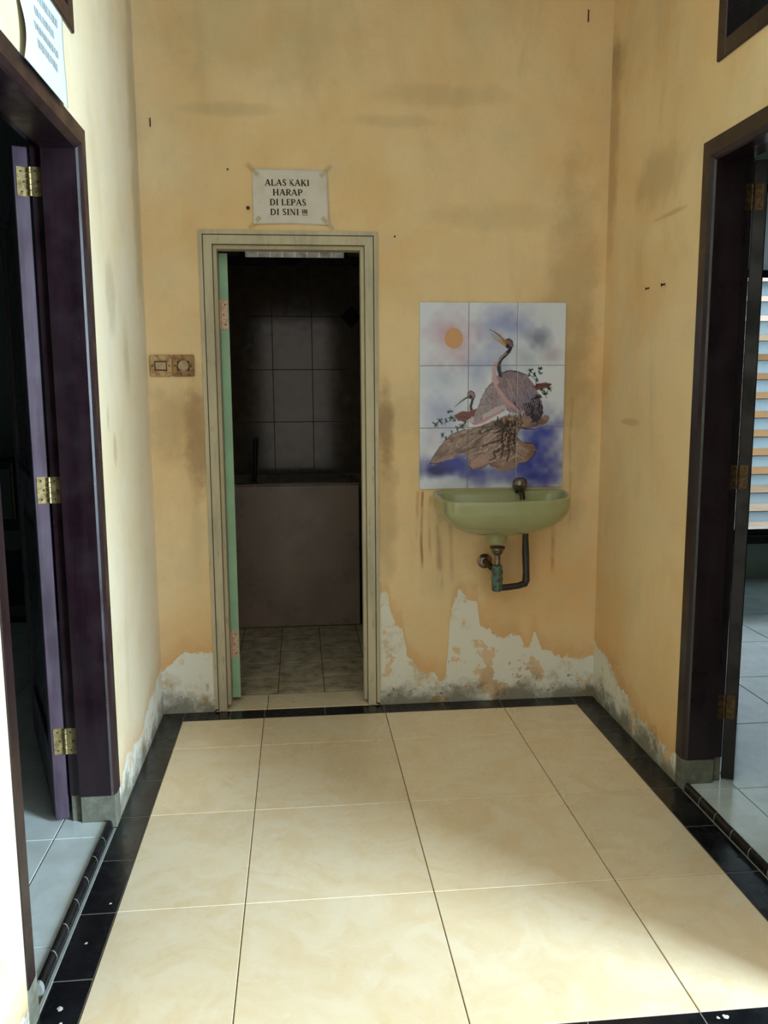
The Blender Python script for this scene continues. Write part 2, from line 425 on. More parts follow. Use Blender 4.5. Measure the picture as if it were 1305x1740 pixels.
# ground and terrace floor beyond the passage
box('floor_terrace', -0.55, 7.0, -7.0, YE - 0.002, -0.15, -0.01, plain('terrace_tile', srgb(120, 116, 106), 0.5, 0.4, var=0.06, scale=3), kind='structure')
box('ground_yard', -16, 26, 3.2, 30, -0.4, -0.1, plain('pale_yard_paving', srgb(214, 210, 200), 0.9, 0.2, var=0.08, scale=2), kind='structure')

# side room floors
fl = box('floor_left_room', -3.4, XL - 0.0275, -2.2, 2.14, -0.10, ZF - 0.0025, M_GROUTW, kind='structure')
xs = [-3.38, -3.08, -2.58, -2.08, -1.58, -1.08, -0.58, XL - 0.0275]
ys = [2.12, 1.85, 1.35, 0.85, 0.35, -0.15, -0.65, -1.153, -1.653, -2.15]
for a, b in zip(xs, xs[1:]):
    for c_, d_ in zip(ys, ys[1:]): tile('floor_tile', a, b, d_, c_, ZF, 0.006, M_WTILE, fl, 0.0018)
fr = box('floor_right_room', XR + 0.020, 5.4, -1.60, 2.38, -0.10, ZF - 0.0025, M_GROUTW, kind='structure')
xs = [XR + 0.020, 1.58, 2.09, 2.595, 3.1, 3.6, 4.1, 4.6, 5.1, 5.38]
ys = [2.36, 1.97, 1.465, 0.96, 0.455, -0.054, -0.568, -1.07, -1.49]
for a, b in zip(xs, xs[1:]):
    for c_, d_ in zip(ys, ys[1:]): tile('floor_tile', a, b, d_, c_, ZF, 0.006, M_WTILE, fr, 0.0018)

# rounded black curb tiles in both side doorways
def curb(name, x, sgn, y0, y1):
    par = empty(name, (x, y0, 0), kind='structure')
    bm = bmesh.new()
    box_bm(bm, min(x - sgn * (.009 if sgn < 0 else .0015), x), max(x - sgn * (.009 if sgn < 0 else .0015), x), y1 - .075, y0, -0.05, 0.0012, 0.001)
    pf = [(0.0005, -0.03), (0.001, 0.0122), (0.0036, 0.0212), (0.0080, 0.0266), (0.0130, 0.0271), (0.0172, 0.0238), (0.0175, -0.03)]
    q0 = [bm.verts.new((x + sgn * a, y0 - .001, b)) for a, b in pf]; q1 = [bm.verts.new((x + sgn * a, y1 - .012, b)) for a, b in pf]
    for i_ in range(len(pf)): bm.faces.new((q0[i_], q0[(i_ + 1) % len(pf)], q1[(i_ + 1) % len(pf)], q1[i_]))
    bm.faces.new(q0); bm.faces.new(q1)
    bed = link('mortar_bed', finish(bm, 'mortar_bed'), M_GROUTW); bed['kind'] = 'stuff'
    bed.parent = par; bed.matrix_parent_inverse = Matrix.Translation((-x, -y0, 0))
    L = 0.104; n_ = int(round((y0 - y1) / L)); L = (y0 - y1) / n_
    bm = bmesh.new(); prof = [(0.0, 0.0), (0.0004, 0.013), (0.003, 0.022), (0.0078, 0.0276), (0.0132, 0.0281), (0.0177, 0.0245), (0.018, 0.0)]
    a = [bm.verts.new((sgn * px, 0.002, pz)) for px, pz in prof]; b = [bm.verts.new((sgn * px, L - 0.002, pz)) for px, pz in prof]
    for i in range(len(prof) - 1): bm.faces.new((a[i], a[i + 1], b[i + 1], b[i]))
    bm.faces.new(a); bm.faces.new(b)
    me = finish(bm, 'curb_tile', True, 0.9); me.materials.append(M_BLACK)
    for i in range(n_):
        o = link('curb_tile', me, None, par); o.location = (0, -(i + 1) * L, 0)
curb('trim_1', XL - .009, -1, L0 - 0.065, L1 + 0.135)
curb('trim_2', XR + .0015, 1, R0 - 0.065, R1 + 0.065)

# ------------------------------------------------------------------ walls
wall('wall_back', 'y', YB, YB + 0.12, XL, XR, -0.05, ZC, M_BACK, holes=[(BX0 + 0.002, BX1 - 0.002, -0.05, BZ - 0.002)])
VZ0, VZ1 = 2.275, 2.85
LV0, LV1 = -0.572, -1.34
RV0, RV1 = -0.524, -1.24
wall('wall_left', 'x', XL, XL - WT, -2.3, YB + 0.12, -0.05, ZC, M_LEFT, holes=[(L1, L0, -0.05, DZ), (LV1, LV0, VZ0, VZ1)])
wall('wall_right', 'x', XR, XR + WT, YE, YB + 0.12, -0.05, ZC, M_RIGHT, holes=[(R1, R0, -0.05, DZ + 0.015), (RV1, RV0, VZ0, VZ1)])
box('ceiling', XL, XR + WT, -4.4, YB + 0.12, ZC, ZC + 0.1, M_CEIL, kind='structure')

# left room shell
lx0, lx1 = -3.4, XL - WT
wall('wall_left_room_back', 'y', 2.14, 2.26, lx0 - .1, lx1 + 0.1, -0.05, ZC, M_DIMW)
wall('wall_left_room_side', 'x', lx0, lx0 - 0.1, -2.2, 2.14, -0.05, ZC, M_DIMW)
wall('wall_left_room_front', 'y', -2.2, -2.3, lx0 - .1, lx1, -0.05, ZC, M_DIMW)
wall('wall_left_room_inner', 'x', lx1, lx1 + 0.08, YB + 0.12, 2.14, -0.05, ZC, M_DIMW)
box('ceiling_left_room', lx0 - .1, lx1, -2.3, 2.26, ZC, ZC + 0.1, M_CEIL, kind='structure')
# right room shell
rx0, rx1, ry1 = XR + WT, 5.4, 2.38
WX0, WX1, WZ0, WZ1 = 2.62, 4.5, 0.30, 2.62
wall('wall_right_room_back', 'y', ry1, ry1 + 0.12, rx0 - 0.1, rx1 + .1, -0.05, ZC, M_ROOMW, holes=[(WX0, WX1, WZ0, WZ1)])
wall('wall_right_room_side', 'x', rx1, rx1 + 0.1, YE, ry1, -0.05, ZC, M_ROOMW)
wall('wall_right_room_front', 'y', YE + 0.1, YE, rx0, rx1 + .1, -0.05, ZC, M_ROOMW)
wall('wall_right_room_inner', 'x', rx0, rx0 - 0.08, YB + 0.12, ry1, -0.05, ZC, M_ROOMW)
box('ceiling_right_room', rx0, rx1 + .1, YE, ry1 + .12, ZC, ZC + 0.1, M_CEIL, kind='structure')

# bathroom shell
bx0, bx1 = -0.44, 0.66
box('floor_bathroom_bed', bx0, bx1, YB + 0.12, DEP + .05, -0.15, -0.0145, M_GROUT, kind='structure').name = 'floor_bathroom'
fb = bpy.data.objects['floor_bathroom']
xs = [bx0, -0.37, -0.16, 0.05, 0.257, 0.465, bx1]
ys = [1.64, 1.43, 1.22, 1.01, 0.80, 0.59, 0.538]
for a, b in zip(xs, xs[1:]):
    for c_, d_ in zip(ys, ys[1:]): tile('floor_tile', a, b, d_, c_, -0.012, 0.006, M_BFLOOR, fb, 0.002)
M_BW = plain('bathroom_upper_wall', srgb(120, 110, 98), 0.9, 0.1)
wb = wall('wall_bathroom_back', 'y', DEP + 0.008, DEP + 0.12, bx0 - .02, bx1 + .1, -0.05, ZC, M_BW, holes=[(-0.16, 0.48, 2.09, 2.42)])
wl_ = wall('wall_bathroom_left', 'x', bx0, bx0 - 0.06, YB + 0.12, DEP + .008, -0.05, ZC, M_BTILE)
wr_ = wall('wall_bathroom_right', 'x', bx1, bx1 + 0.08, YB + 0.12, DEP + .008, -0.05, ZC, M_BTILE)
box('ceiling_bathroom', bx0 - .06, bx1 + .1, YB + .12, DEP + .12, ZC, ZC + 0.1, M_CEIL, kind='structure')
xs = [bx0 + .002, -0.221, 0.017, 0.255, 0.493, bx1 - .002]
zs = [0.81, 1.129, 1.444, 1.759, 2.05]
for a, b in zip(xs, xs[1:]):
    for c_, d_ in zip(zs, zs[1:]):
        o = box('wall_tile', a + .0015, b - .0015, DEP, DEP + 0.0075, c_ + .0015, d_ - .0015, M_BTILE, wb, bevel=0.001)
bm = bmesh.new()
cx_, cz_, h_ = 0.495, 1.757, 0.064
for yy in (DEP - 0.003, DEP - 0.0003):
    pass
f_ = [bm.verts.new((cx_ + dx, DEP - 0.003, cz_ + dz)) for dx, dz in ((h_, 0), (0, h_), (-h_, 0), (0, -h_))]
g2 = [bm.verts.new((cx_ + dx * 1.03, DEP - 0.0002, cz_ + dz * 1.03)) for dx, dz in ((h_, 0), (0, h_), (-h_, 0), (0, -h_))]
bm.faces.new(f_); bm.faces.new(g2)
for i in range(4): bm.faces.new((f_[i], f_[(i + 1) % 4], g2[(i + 1) % 4], g2[i]))
link('accent_tile', finish(bm, 'accent_tile'), tile_mat('black_accent_tile', srgb(3, 3, 4), srgb(4, 4, 6), 0.85, 0.9), wb, label='black diamond accent tile')

# bathroom vent window: dark frame, dull vertical slats
w4 = empty('window_4', (0, 0, 0), kind='structure')
for (a, b, c_, d_) in ((-0.16, 0.48, 2.0905, 2.1), (-0.16, 0.48, 2.395, 2.42), (-0.16, -0.13, 2.1, 2.395), (0.455, 0.48, 2.1, 2.395)):
    box('frame_bar', a, b, DEP + .004, DEP + 0.10, c_, d_, M_WOOD, w4)
box('frame_bar', -0.44, 0.655, DEP - 0.03, DEP - 0.0002, 2.052, 2.097, M_WOOD, w4, bevel=.003)
M_SLAT = plain('dull_frosted_glass', srgb(150, 150, 145), 0.3, 0.5, var=0.25, scale=20)
M_SLAT.node_tree.nodes['Principled BSDF'].inputs['Transmission Weight'].default_value = 0.8
for i in range(8):
    a = -0.13 + i * 0.0731
    box('pane', a + .0004, a + .0727, DEP + .02 + .002 * (i % 2), DEP + .026 + .002 * (i % 2), 2.1, 2.395, M_SLAT, w4)

# tub
tb = empty('water_tub', (0.03, 1.9, 0), label='square masonry water tub with pale tiled front at the back of the dark bathroom', cat='water tub')
def P(o, par):       # parent but keep world coordinates
    o.parent = par; o.matrix_parent_inverse = (Matrix.Translation(par.location) @ par.rotation_euler.to_matrix().to_4x4()).inverted(); return o
P(box('front_panel', bx0 + .002, 0.495, 1.65, 1.72, -0.0145, 0.797, M_TUB, bevel=.004), tb)
P(box('side_panel', 0.425, 0.495, 1.7205, DEP - .003, -0.0145, 0.797, M_TUB, bevel=.004), tb)
P(box('rim', bx0 + .002, 0.497, 1.647, 1.725, 0.798, 0.806, M_TUB, bevel=.002), tb)
P(box('basin_floor', bx0 + .002, 0.425, 1.7205, DEP - .003, 0.0, 0.1, M_TUB), tb)
k = NT('dark_still_water'); k.b.inputs['Transmission Weight'].default_value = 0.6
P(box('water', bx0 + .003, 0.4245, 1.7207, DEP - .003, 0.1005, 0.62, k.out(srgb(50, 60, 56), 0.05, 0.5)), tb)
# dark standpipe in the tub
tube('standpipe', [(-0.106, 2.00, 0.1006), (-0.102, 2.0, 0.80), (-0.092, 2.0, 1.00), (-0.092, 2.0, 1.035)], [0.011, 0.011, 0.0115, 0.016],
     plain('black_plastic', srgb(12, 12, 16), 0.5), label='dark upright pipe with a thicker top end rising out of the water tub', cat='pipe')

# ------------------------------------------------------------------ hinge
def hinge(name, parent, plates, axis_pt, mat, z0, z1, loc_inv=True):
    """plates: list of (p0, p1) plan points of each thin plate; z0..z1 height"""
    h = None
    bm = bmesh.new()
    for p0, p1, nrm in plates:
        a, b, n_ = Vector((*p0, 0)), Vector((*p1, 0)), Vector((*nrm, 0)) * 0.0022
        v0 = [bm.verts.new(q + Vector((0, 0, z))) for q in (a, b, b + n_, a + n_) for z in (z0, z1)]
        for f in ((0, 2, 3, 1), (2, 4, 5, 3), (4, 6, 7, 5), (6, 0, 1, 7), (0, 6, 4, 2), (1, 3, 5, 7)):
            bm.faces.new([v0[i] for i in f])
    K = 5; L = (z1 - z0) / K
    for i in range(K):
        lathe_bm(bm, [(0.0052, 0.0008), (0.0052, L - 0.0008)], (axis_pt[0], axis_pt[1], z0 + i * L), 'z', 10)
    h = link(name, finish(bm, name), mat, parent)
    bm = bmesh.new()
    for p0, p1, nrm in plates:
        a, b, n_ = Vector((*p0, 0)), Vector((*p1, 0)), Vector((*nrm, 0)).normalized()
        for fz, ft in ((0.15, 0.62), (0.5, 0.4), (0.85, 0.62)):
            c_ = a.lerp(b, ft) + n_ * 0.0024 + Vector((0, 0, z0 + (z1 - z0) * fz))
            M4 = Matrix.Translation(c_) @ n_.to_track_quat('Z', 'Y').to_matrix().to_4x4()
            r = bmesh.ops.create_cone(bm, cap_ends=True, segments=8, radius1=0.0032, radius2=0.0024, depth=0.0012, matrix=M4)
    link('screw', finish(bm, 'screw'), M_SCREW, h, kind='stuff')
    return h
M_SCREW = plain('dark_screw', srgb(50, 36, 26), 0.5, 0.5, 0.5)

# ------------------------------------------------------------------ side doors
def side_door(name, X, sgn, y0, y1, ztop, ang, vent):
    """X wall face; sgn -1 left, +1 right; y0 far edge, y1 near edge of the frame"""
    d = empty(name, (X, y0, 0), kind='structure')
    w = 0.062; dp = 0.135
    prof = [(-0.004, 0.0), (-0.004, -0.045), (0.004, -0.057), (0.010, -0.062), (0.104, -0.062), (0.105, -0.048), (dp, -0.048), (dp, 0.0)]
    def jamb(yo, sy, nm):
        bm = bmesh.new()
        lo_ = [bm.verts.new((X + sgn * a, yo + sy * b, 0.105)) for a, b in prof]
        hi_ = [bm.verts.new((X + sgn * a, yo + sy * b, ztop + b)) for a, b in prof]
        n_ = len(prof)
        for i in range(n_): bm.faces.new((lo_[i], lo_[(i + 1) % n_], hi_[(i + 1) % n_], hi_[i]))
        bm.faces.new(lo_); bm.faces.new(hi_)
        P(link(nm, finish(bm, nm), M_WOOD), d)
        bm = bmesh.new(); z0_ = -0.0015
        box_bm(bm, min(X - sgn * .002, X + sgn * .103), max(X - sgn * .002, X + sgn * .103), min(yo, yo - sy * .060), max(yo, yo - sy * .060), z0_, 0.104, 0.002)
        box_bm(bm, min(X + sgn * .1035, X + sgn * .134), max(X + sgn * .1035, X + sgn * .134), min(yo, yo - sy * .046), max(yo, yo - sy * .046), ZF - .001, 0.104, 0.002)
        P(link('cement_foot', finish(bm, 'cement_foot'), M_CEMENT, label='bare cement foot of the jamb'), d)
    jamb(y0, 1, 'jamb'); jamb(y1, -1, 'jamb')
    bm = bmesh.new()
    a_ = [bm.verts.new((X + sgn * a, y0 + b, ztop + b)) for a, b in prof]
    b_ = [bm.verts.new((X + sgn * a, y1 - b, ztop + b)) for a, b in prof]
    n_ = len(prof)
    for i in range(n_): bm.faces.new((a_[i], a_[(i + 1) % n_], b_[(i + 1) % n_], b_[i]))
    bm.faces.new(a_); bm.faces.new(b_)
    P(link('head', finish(bm, 'head'), M_WOOD), d)
    # leaf, hinged at the far jamb on the room side, swung far open
    lw, lt = (y0 - y1) - 0.10, 0.042
    hx, hy = X + sgn * (dp + (0.004 if sgn < 0 else -0.0005)), y0 - 0.046
    piv = Matrix.Translation((hx, hy, 0)) @ Matrix.Rotation(-sgn * ang, 4, 'Z')
    # local frame: leaf runs along +y, thickness along sgn*x
    bm = bmesh.new()
    zb, zt = ZF + 0.008, ztop - 0.056
    def lb(xa, xb, ya, yb, za, zb_, bev=.002):
        box_bm(bm, min(sgn * xa, sgn * xb), max(sgn * xa, sgn * xb), ya, yb, za, zb_, bev, piv)
    st = 0.10
    lb(0.002, lt, 0.006, st, zb, zt); lb(0.002, lt, lw - st, lw, zb, zt)
    for za, zc in ((zb, zb + .2), (0.95, 1.07), (zt - .12, zt)): lb(0.003, lt - .001, st, lw - st, za, zc)
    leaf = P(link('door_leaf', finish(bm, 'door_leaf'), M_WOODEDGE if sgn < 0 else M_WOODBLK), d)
    for za, zc in ((zb + .2, 0.95), (1.07, zt - .12)):
        bm = bmesh.new(); box_bm(bm, min(sgn * .014, sgn * .028), max(sgn * .014, sgn * .028), st, lw - st, za, zc, 0.0, piv)
        box_bm(bm, min(sgn * .009, sgn * .033), max(sgn * .009, sgn * .033), st + .05, lw - st - .05, za + .05, zc - .05, 0.004, piv)
        o = link('panel', finish(bm, 'panel'), M_WOOD, leaf); o.matrix_parent_inverse = leaf.matrix_parent_inverse.copy()
        o.matrix_parent_inverse = (Matrix.Translation(d.location) @ Matrix.Identity(4)).inverted() if False else Matrix.Identity(4)
        o.matrix_parent_inverse = Matrix.Identity(4)
    q = lambda lx, ly: (piv @ Vector((sgn * lx, ly, 0))).xy
    nl = (piv.to_3x3() @ Vector((0, -1, 0))).xy
    for (za, zc) in ((1.862, 1.940), (1.008, 1.085), (0.240, 0.322)):
        pl = [(q(0.004, 0.006), q(0.034, 0.006), nl),
              ((X + sgn * 0.106, y0 - 0.0482), (X + sgn * 0.134, y0 - 0.0482), (0, -1))]
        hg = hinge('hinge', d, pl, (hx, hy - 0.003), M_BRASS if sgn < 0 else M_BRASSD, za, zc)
        hg.matrix_parent_inverse = Matrix.Translation(-d.location)
        for c in hg.children: c.matrix_parent_inverse = Matrix.Identity(4)
    return d
side_door('door_2', XL, -1, L0, L1, DZ, math.radians(21), None)
side_door('door_3', XR, 1, R0, R1, DZ + 0.015, math.radians(29.3), None)

# vents above the side doors
def vent(name, X, sgn, y0, y1):
    v = empty(name, (0, 0, 0), kind='structure')
    a, b = (X - sgn * 0.008, X + sgn * 0.125)
    xa, xb = min(a, b), max(a, b); t = 0.05
    box('frame_bar', xa, xb, y0 - t, y0, VZ0, VZ1, M_WOOD, v, bevel=.003)
    box('frame_bar', xa, xb, y1, y1 + t, VZ0, VZ1, M_WOOD, v, bevel=.003)
    box('frame_bar', xa, xb, y1 + t, y0 - t, VZ0, VZ0 + t, M_WOOD, v, bevel=.003)
    box('frame_bar', xa, xb, y1 + t, y0 - t, VZ1 - t, VZ1, M_WOOD, v, bevel=.003)
    ym = (y0 + y1) / 2
    box('frame_bar', xa + .01, xb - .01, ym - .015, ym + .015, VZ0 + t, VZ1 - t, M_WOOD, v, bevel=.003)
    k_ = bpy.data.materials.get('smoky_vent_glass')
    if not k_:
        k2 = NT('smoky_vent_glass'); k2.b.inputs['Transmission Weight'].default_value = 0.85
        k_ = k2.out(srgb(70, 72, 70), 0.15, 0.5)
    xm = X + sgn * 0.06
    for p0, p1 in ((y1 + t, ym - .015), (ym + .015, y0 - t)):
        box('pane', xm - .002, xm + .002, p0, p1, VZ0 + t, VZ1 - t, k_, v)
vent('window_1', XL, -1, LV0, LV1)
vent('window_2', XR, 1, RV0, RV1)

# ------------------------------------------------------------------ bathroom door
d1 = empty('door_1', (0, 0, 0), kind='structure')
YF = YB - 0.006
def strip_frame(name, off0, off1, ya, yb, mat, zbot, y_front_in=None):
    """mitred three-sided strip; off = distance inwards from the outer frame outline; ya front, yb back"""
    out = []
    for side in ('left', 'right', 'top'):
        bm = bmesh.new()
        yin = ya if y_front_in is None else y_front_in
        if side == 'top':
            pts = [(BX0 + off0, BZ - off0), (BX1 - off0, BZ - off0), (BX1 - off1, BZ - off1), (BX0 + off1, BZ - off1)]
            inn = [0, 0, 1, 1]
        elif side == 'left':
            pts = [(BX0 + off0, zbot), (BX0 + off1, zbot), (BX0 + off1, BZ - off1), (BX0 + off0, BZ - off0)]; inn = [0, 1, 1, 0]
        else:
            pts = [(BX1 - off0, zbot), (BX1 - off1, zbot), (BX1 - off1, BZ - off1), (BX1 - off0, BZ - off0)]; inn = [0, 1, 1, 0]
        f = [bm.verts.new((x, yin if i_ else ya, z)) for (x, z), i_ in zip(pts, inn)]
        b = [bm.verts.new((x, yb, z)) for (x, z) in pts]
        bm.faces.new(f); bm.faces.new(b)
        for i in range(4): bm.faces.new((f[i], f[(i + 1) % 4], b[(i + 1) % 4], b[i]))
        o = link(name, finish(bm, name), mat, d1)
        out.append(o)
    return out
strip_frame('outer_bead', 0.0, 0.0145, YF, YB + 0.11, M_FRAME, 0.012)
strip_frame('groove', 0.0145, 0.0185, YF + 0.010, YB + 0.10, M_GROOVE, 0.012)
strip_frame('jamb', 0.0185, 0.050, YF + 0.001, YB + 0.11, M_FRAME, 0.004, YF + 0.006)
strip_frame('inner_groove', 0.050, 0.0535, YF + 0.018, YB + 0.10, M_GROOVE, 0.012)
strip_frame('door_stop', 0.0535, 0.066, YF + 0.022, YB + 0.085, M_FRAME, 0.02, YF + 0.030)
# green leaf, open into the bathroom, seen on its hinge edge
lx = BX0 + 0.066 + 0.001
ang = math.radians(4.6)
piv = Matrix.Translation((lx - 0.006, YB + 0.10, 0)) @ Matrix.Rotation(ang, 4, 'Z')
bm = bmesh.new(); box_bm(bm, 0.004, 0.040, 0.0, 0.55, 0.02, BZ - 0.070, 0.002, piv)
leaf = link('door_leaf', finish(bm, 'door_leaf'), M_GREEN, d1, label='pale green door leaf seen on edge')
qv = lambda x, y: (piv @ Vector((x, y, 0))).xy
nl = (piv.to_3x3() @ Vector((0, -1, 0))).xy
M_PINKH = plain('pinkish_painted_hinge', srgb(226, 190, 162), 0.5, 0.5, 0.1, var=0.2, scale=80)
for za, zc in ((1.570, 1.686), (0.200, 0.318)):
    hinge('hinge', d1, [(qv(0.008, -0.0), qv(0.036, -0.0), nl)], (lx + 0.0, YB + 0.094), M_PINKH, za, zc)

# ------------------------------------------------------------------ louvre window in the right room
w3 = empty('window_3', (0, 0, 0), kind='structure')
fy0, fy1 = ry1 - 0.015, ry1 + 0.10
for (a, b, c_, d_) in ((WX0, WX1, WZ0, WZ0 + .06), (WX0, WX1, WZ1 - .05, WZ1), (WX0, WX0 + .05, WZ0 + .06, WZ1 - .05), (WX1 - .05, WX1, WZ0 + .06, WZ1 - .05),
                       (WX0 + .05, WX1 - .05, 2.03, 2.08), (3.74, 3.78, WZ0 + .06, 2.03), (3.74, 3.78, 2.08, WZ1 - .05)):
    box('frame_bar', a, b, fy0, fy1, c_, d_, M_WOOD, w3, bevel=.003)
def glass_mat(name, tint, trans):
    k = NT(name); n = k.n
    tr = n.new('ShaderNodeBsdfTransparent'); tr.inputs[0].default_value = (0.9, 0.95, 0.97, 1)
    gl = n.new('ShaderNodeBsdfGlossy'); gl.inputs[0].default_value = (0.9, 0.95, 1, 1); gl.inputs['Roughness'].default_value = 0.08
    df = n.new('ShaderNodeBsdfTranslucent'); df.inputs[0].default_value = tint
    fr_ = n.new('ShaderNodeFresnel'); fr_.inputs[0].default_value = 1.5
    m1 = n.new('ShaderNodeMixShader'); m1.inputs[0].default_value = trans
    k.l.new(df.outputs[0], m1.inputs[1]); k.l.new(tr.outputs[0], m1.inputs[2])
    m2 = n.new('ShaderNodeMixShader'); k.l.new(fr_.outputs[0], m2.inputs[0]); k.l.new(m1.outputs[0], m2.inputs[1]); k.l.new(gl.outputs[0], m2.inputs[2])
    k.l.new(m2.outputs[0], n['Material Output'].inputs[0])
    return k.m
M_DARKEDGE = plain('dark_glass_edge', srgb(30, 52, 66), 0.4)
M_LOUV = glass_mat('blue_tinted_louvre_glass', srgb(196, 208, 212), 0.35)
M_PANE = glass_mat('dusty_pane_glass', srgb(120, 126, 126), 0.08)
for (a, b) in ((WX0 + .052, 3.738), (3.782, WX1 - .052)):
    nb = 13; z = WZ0 + 0.075; pitch = (2.03 - z) / nb
    for i in range(nb):
        zc = z + pitch * (i + 0.5)
        bm = bmesh.new()
        M4 = Matrix.Translation((0, ry1 + 0.04, zc)) @ Matrix.Rotation(math.radians(-48), 4, 'X')
        box_bm(bm, a, b, -0.055, 0.055, -0.003, 0.003, 0.0, M4)
        lb_ = link('louvre_blade', finish(bm, 'louvre_blade'), M_LOUV, w3)
        lb_.data.materials.append(M_DARKEDGE)
        for p_ in lb_.data.polygons:
            if p_.area < 0.02 and abs(p_.normal.x) < .5: p_.material_index = 1
    box('pane', a, b, ry1 + .038, ry1 + .043, 2.082, WZ1 - .052, M_PANE, w3)
# dark room-side window sill board
box('sill', WX0 - .05, WX1 + .05, ry1 - 0.06, ry1 - 0.016, WZ0 - 0.035, WZ0 + 0.02, M_WOOD, w3, bevel=.003)
# neighbour's house seen through the louvres
nh = empty('neighbour_house', (6.2, 8.0, -0.1), label='tan plastered house with pale posts outside the louvre window', cat='house')
M_TAN = plain('tan_plaster', srgb(230, 202, 164), 0.9, 0.2, var=0.06, scale=2)
M_CRM = plain('cream_post', srgb(235, 226, 205), 0.9, 0.2, var=0.04)
P(box('wall', 2.0, 13.0, 9.0, 9.2, -0.1, 1.9, M_TAN), nh)
for x in (4.2, 6.2, 8.2, 10.2): P(box('post', x, x + .22, 8.75, 8.95, -0.1, 1.9, M_CRM, bevel=.01), nh)
P(box('eave', 1.6, 13.4, 8.3, 9.3, 1.9, 2.1, M_CRM, bevel=.01), nh)

# ------------------------------------------------------------------ left room furniture (barely seen in the dark)
cb = empty('cabinet', (-1.55, 1.95, ZF), label='dim grey-fronted low cabinet against the far wall of the dark left room', cat='cabinet')
M_DK = plain('dark_cabinet_wood', srgb(24, 22, 22), 0.5)
M_GF = plain('grey_cabinet_front', srgb(96, 102, 98), 0.6, 0.3, var=0.05)
P(box('carcass', -2.2, -1.22, 1.80, 2.13, ZF, 0.94, M_DK, bevel=.004), cb)
P(box('upper_front', -2.15, -1.43, 1.788, 1.7995, 0.62, 0.90, M_GF, bevel=.002), cb)
P(box('drawer_front', -2.15, -1.40, 1.788, 1.7995, 0.44, 0.555, M_GF, bevel=.002), cb)
P(box('base_front', -2.15, -1.40, 1.788, 1.7995, 0.06, 0.12, M_GF, bevel=.002), cb)
P(box('edge_strip', -1.425, -1.417, 1.785, 1.7995, 0.62, 0.93, plain('yellowed_strip', srgb(150, 142, 84), 0.5), bevel=.001), cb)

# ------------------------------------------------------------------ crane mural on nine wall tiles
MW, MH = 0.602, 0.752
MX0, MZ1 = 0.653, 1.671
NX, NY = 602, 752                       # one sample per millimetre
def cv(pt):                             # crop coordinates of the picture -> mm
    x, y = pt; t = (y - 60) / 1370.0
    Lx = 92 + 14 * t; Rx = 1190 - 48 * t
    return ((x - Lx) / (Rx - Lx) * NX, (y - 60) / 1370.0 * NY)
yy, xx = np.mgrid[0:NY, 0:NX].astype(np.float32)
rs = np.random.RandomState(3)
def vnoise(s, seed):
    r = np.random.RandomState(seed); g = r.rand(int(NY / s) + 3, int(NX / s) + 3)
    fy, fx = yy / s, xx / s; iy, ix = fy.astype(int), fx.astype(int); ty, tx = fy - iy, fx - ix
    ty, tx = ty * ty * (3 - 2 * ty), tx * tx * (3 - 2 * tx)
    return (g[iy, ix] * (1 - ty) * (1 - tx) + g[iy + 1, ix] * ty * (1 - tx) + g[iy, ix + 1] * (1 - ty) * tx + g[iy + 1, ix + 1] * ty * tx)
n50, n20, n8, n4 = vnoise(60, 1), vnoise(22, 2), vnoise(9, 3), vnoise(4, 4)
def lin(c): return np.array(srgb(*c)[:3])
img = np.zeros((NY, NX, 3)) + lin((212, 218, 232))
def mixin(mask, c):
    global img
    img = img * (1 - mask[..., None]) + lin(c) * mask[..., None]
def air(pt, rx, ry, c, st, ws=0.5):
    x, y = cv(pt); rx, ry = rx * 0.55, ry * 0.55
    d = np.sqrt(((xx - x) / rx) ** 2 + ((yy - y) / ry) ** 2) + (n50 - .5) * ws + (n20 - .5) * ws * .6
    mixin(min(1, st * 1.3) * np.clip(1.15 - d, 0, 1) ** 1.0 * (d < 1.15), c)
def poly_mask(pts, soft=0, wob=0.0):
    q = [cv(p_) for p_ in pts]; inside = np.zeros((NY, NX), bool)
    X = xx + (n8 - .5) * wob * 2; Y = yy + (n8[::-1, ::-1] - .5) * wob * 2
    for (x0, y0), (x1, y1) in zip(q, q[1:] + q[:1]):
        if y0 == y1: continue
        c_ = ((Y < y0) != (Y < y1)) & (X < (x1 - x0) * (Y - y0) / (y1 - y0) + x0)
        inside ^= c_
    m = inside.astype(np.float32)
    for _ in range(soft):
        m = (m + np.roll(m, 1, 0) + np.roll(m, -1, 0) + np.roll(m, 1, 1) + np.roll(m, -1, 1)) / 5
    return m
def stroke(pts, w0, w1, c, st=1.0, wob=0.0):
    q = [cv(p_) for p_ in pts]
    best = np.zeros((NY, NX), np.float32)
    tot = len(q) - 1
    for i, ((x0, y0), (x1, y1)) in enumerate(zip(q, q[1:])):
        a0, a1 = w0 + (w1 - w0) * i / tot, w0 + (w1 - w0) * (i + 1) / tot
        R = max(a0, a1) + 3
        sx0, sx1 = int(max(0, min(x0, x1) - R)), int(min(NX, max(x0, x1) + R + 1))
        sy0, sy1 = int(max(0, min(y0, y1) - R)), int(min(NY, max(y0, y1) + R + 1))
        if sx1 <= sx0 or sy1 <= sy0: continue
        X, Y = xx[sy0:sy1, sx0:sx1], yy[sy0:sy1, sx0:sx1]
        L2 = (x1 - x0) ** 2 + (y1 - y0) ** 2 + 1e-6
        t = np.clip(((X - x0) * (x1 - x0) + (Y - y0) * (y1 - y0)) / L2, 0, 1)
        d = np.hypot(X - x0 - t * (x1 - x0), Y - y0 - t * (y1 - y0)) + (n4[sy0:sy1, sx0:sx1] - .5) * wob
        m = np.clip((a0 + (a1 - a0) * t) - d + .5, 0, 1)
        best[sy0:sy1, sx0:sx1] = np.maximum(best[sy0:sy1, sx0:sx1], m)
    mixin(best * st, c)
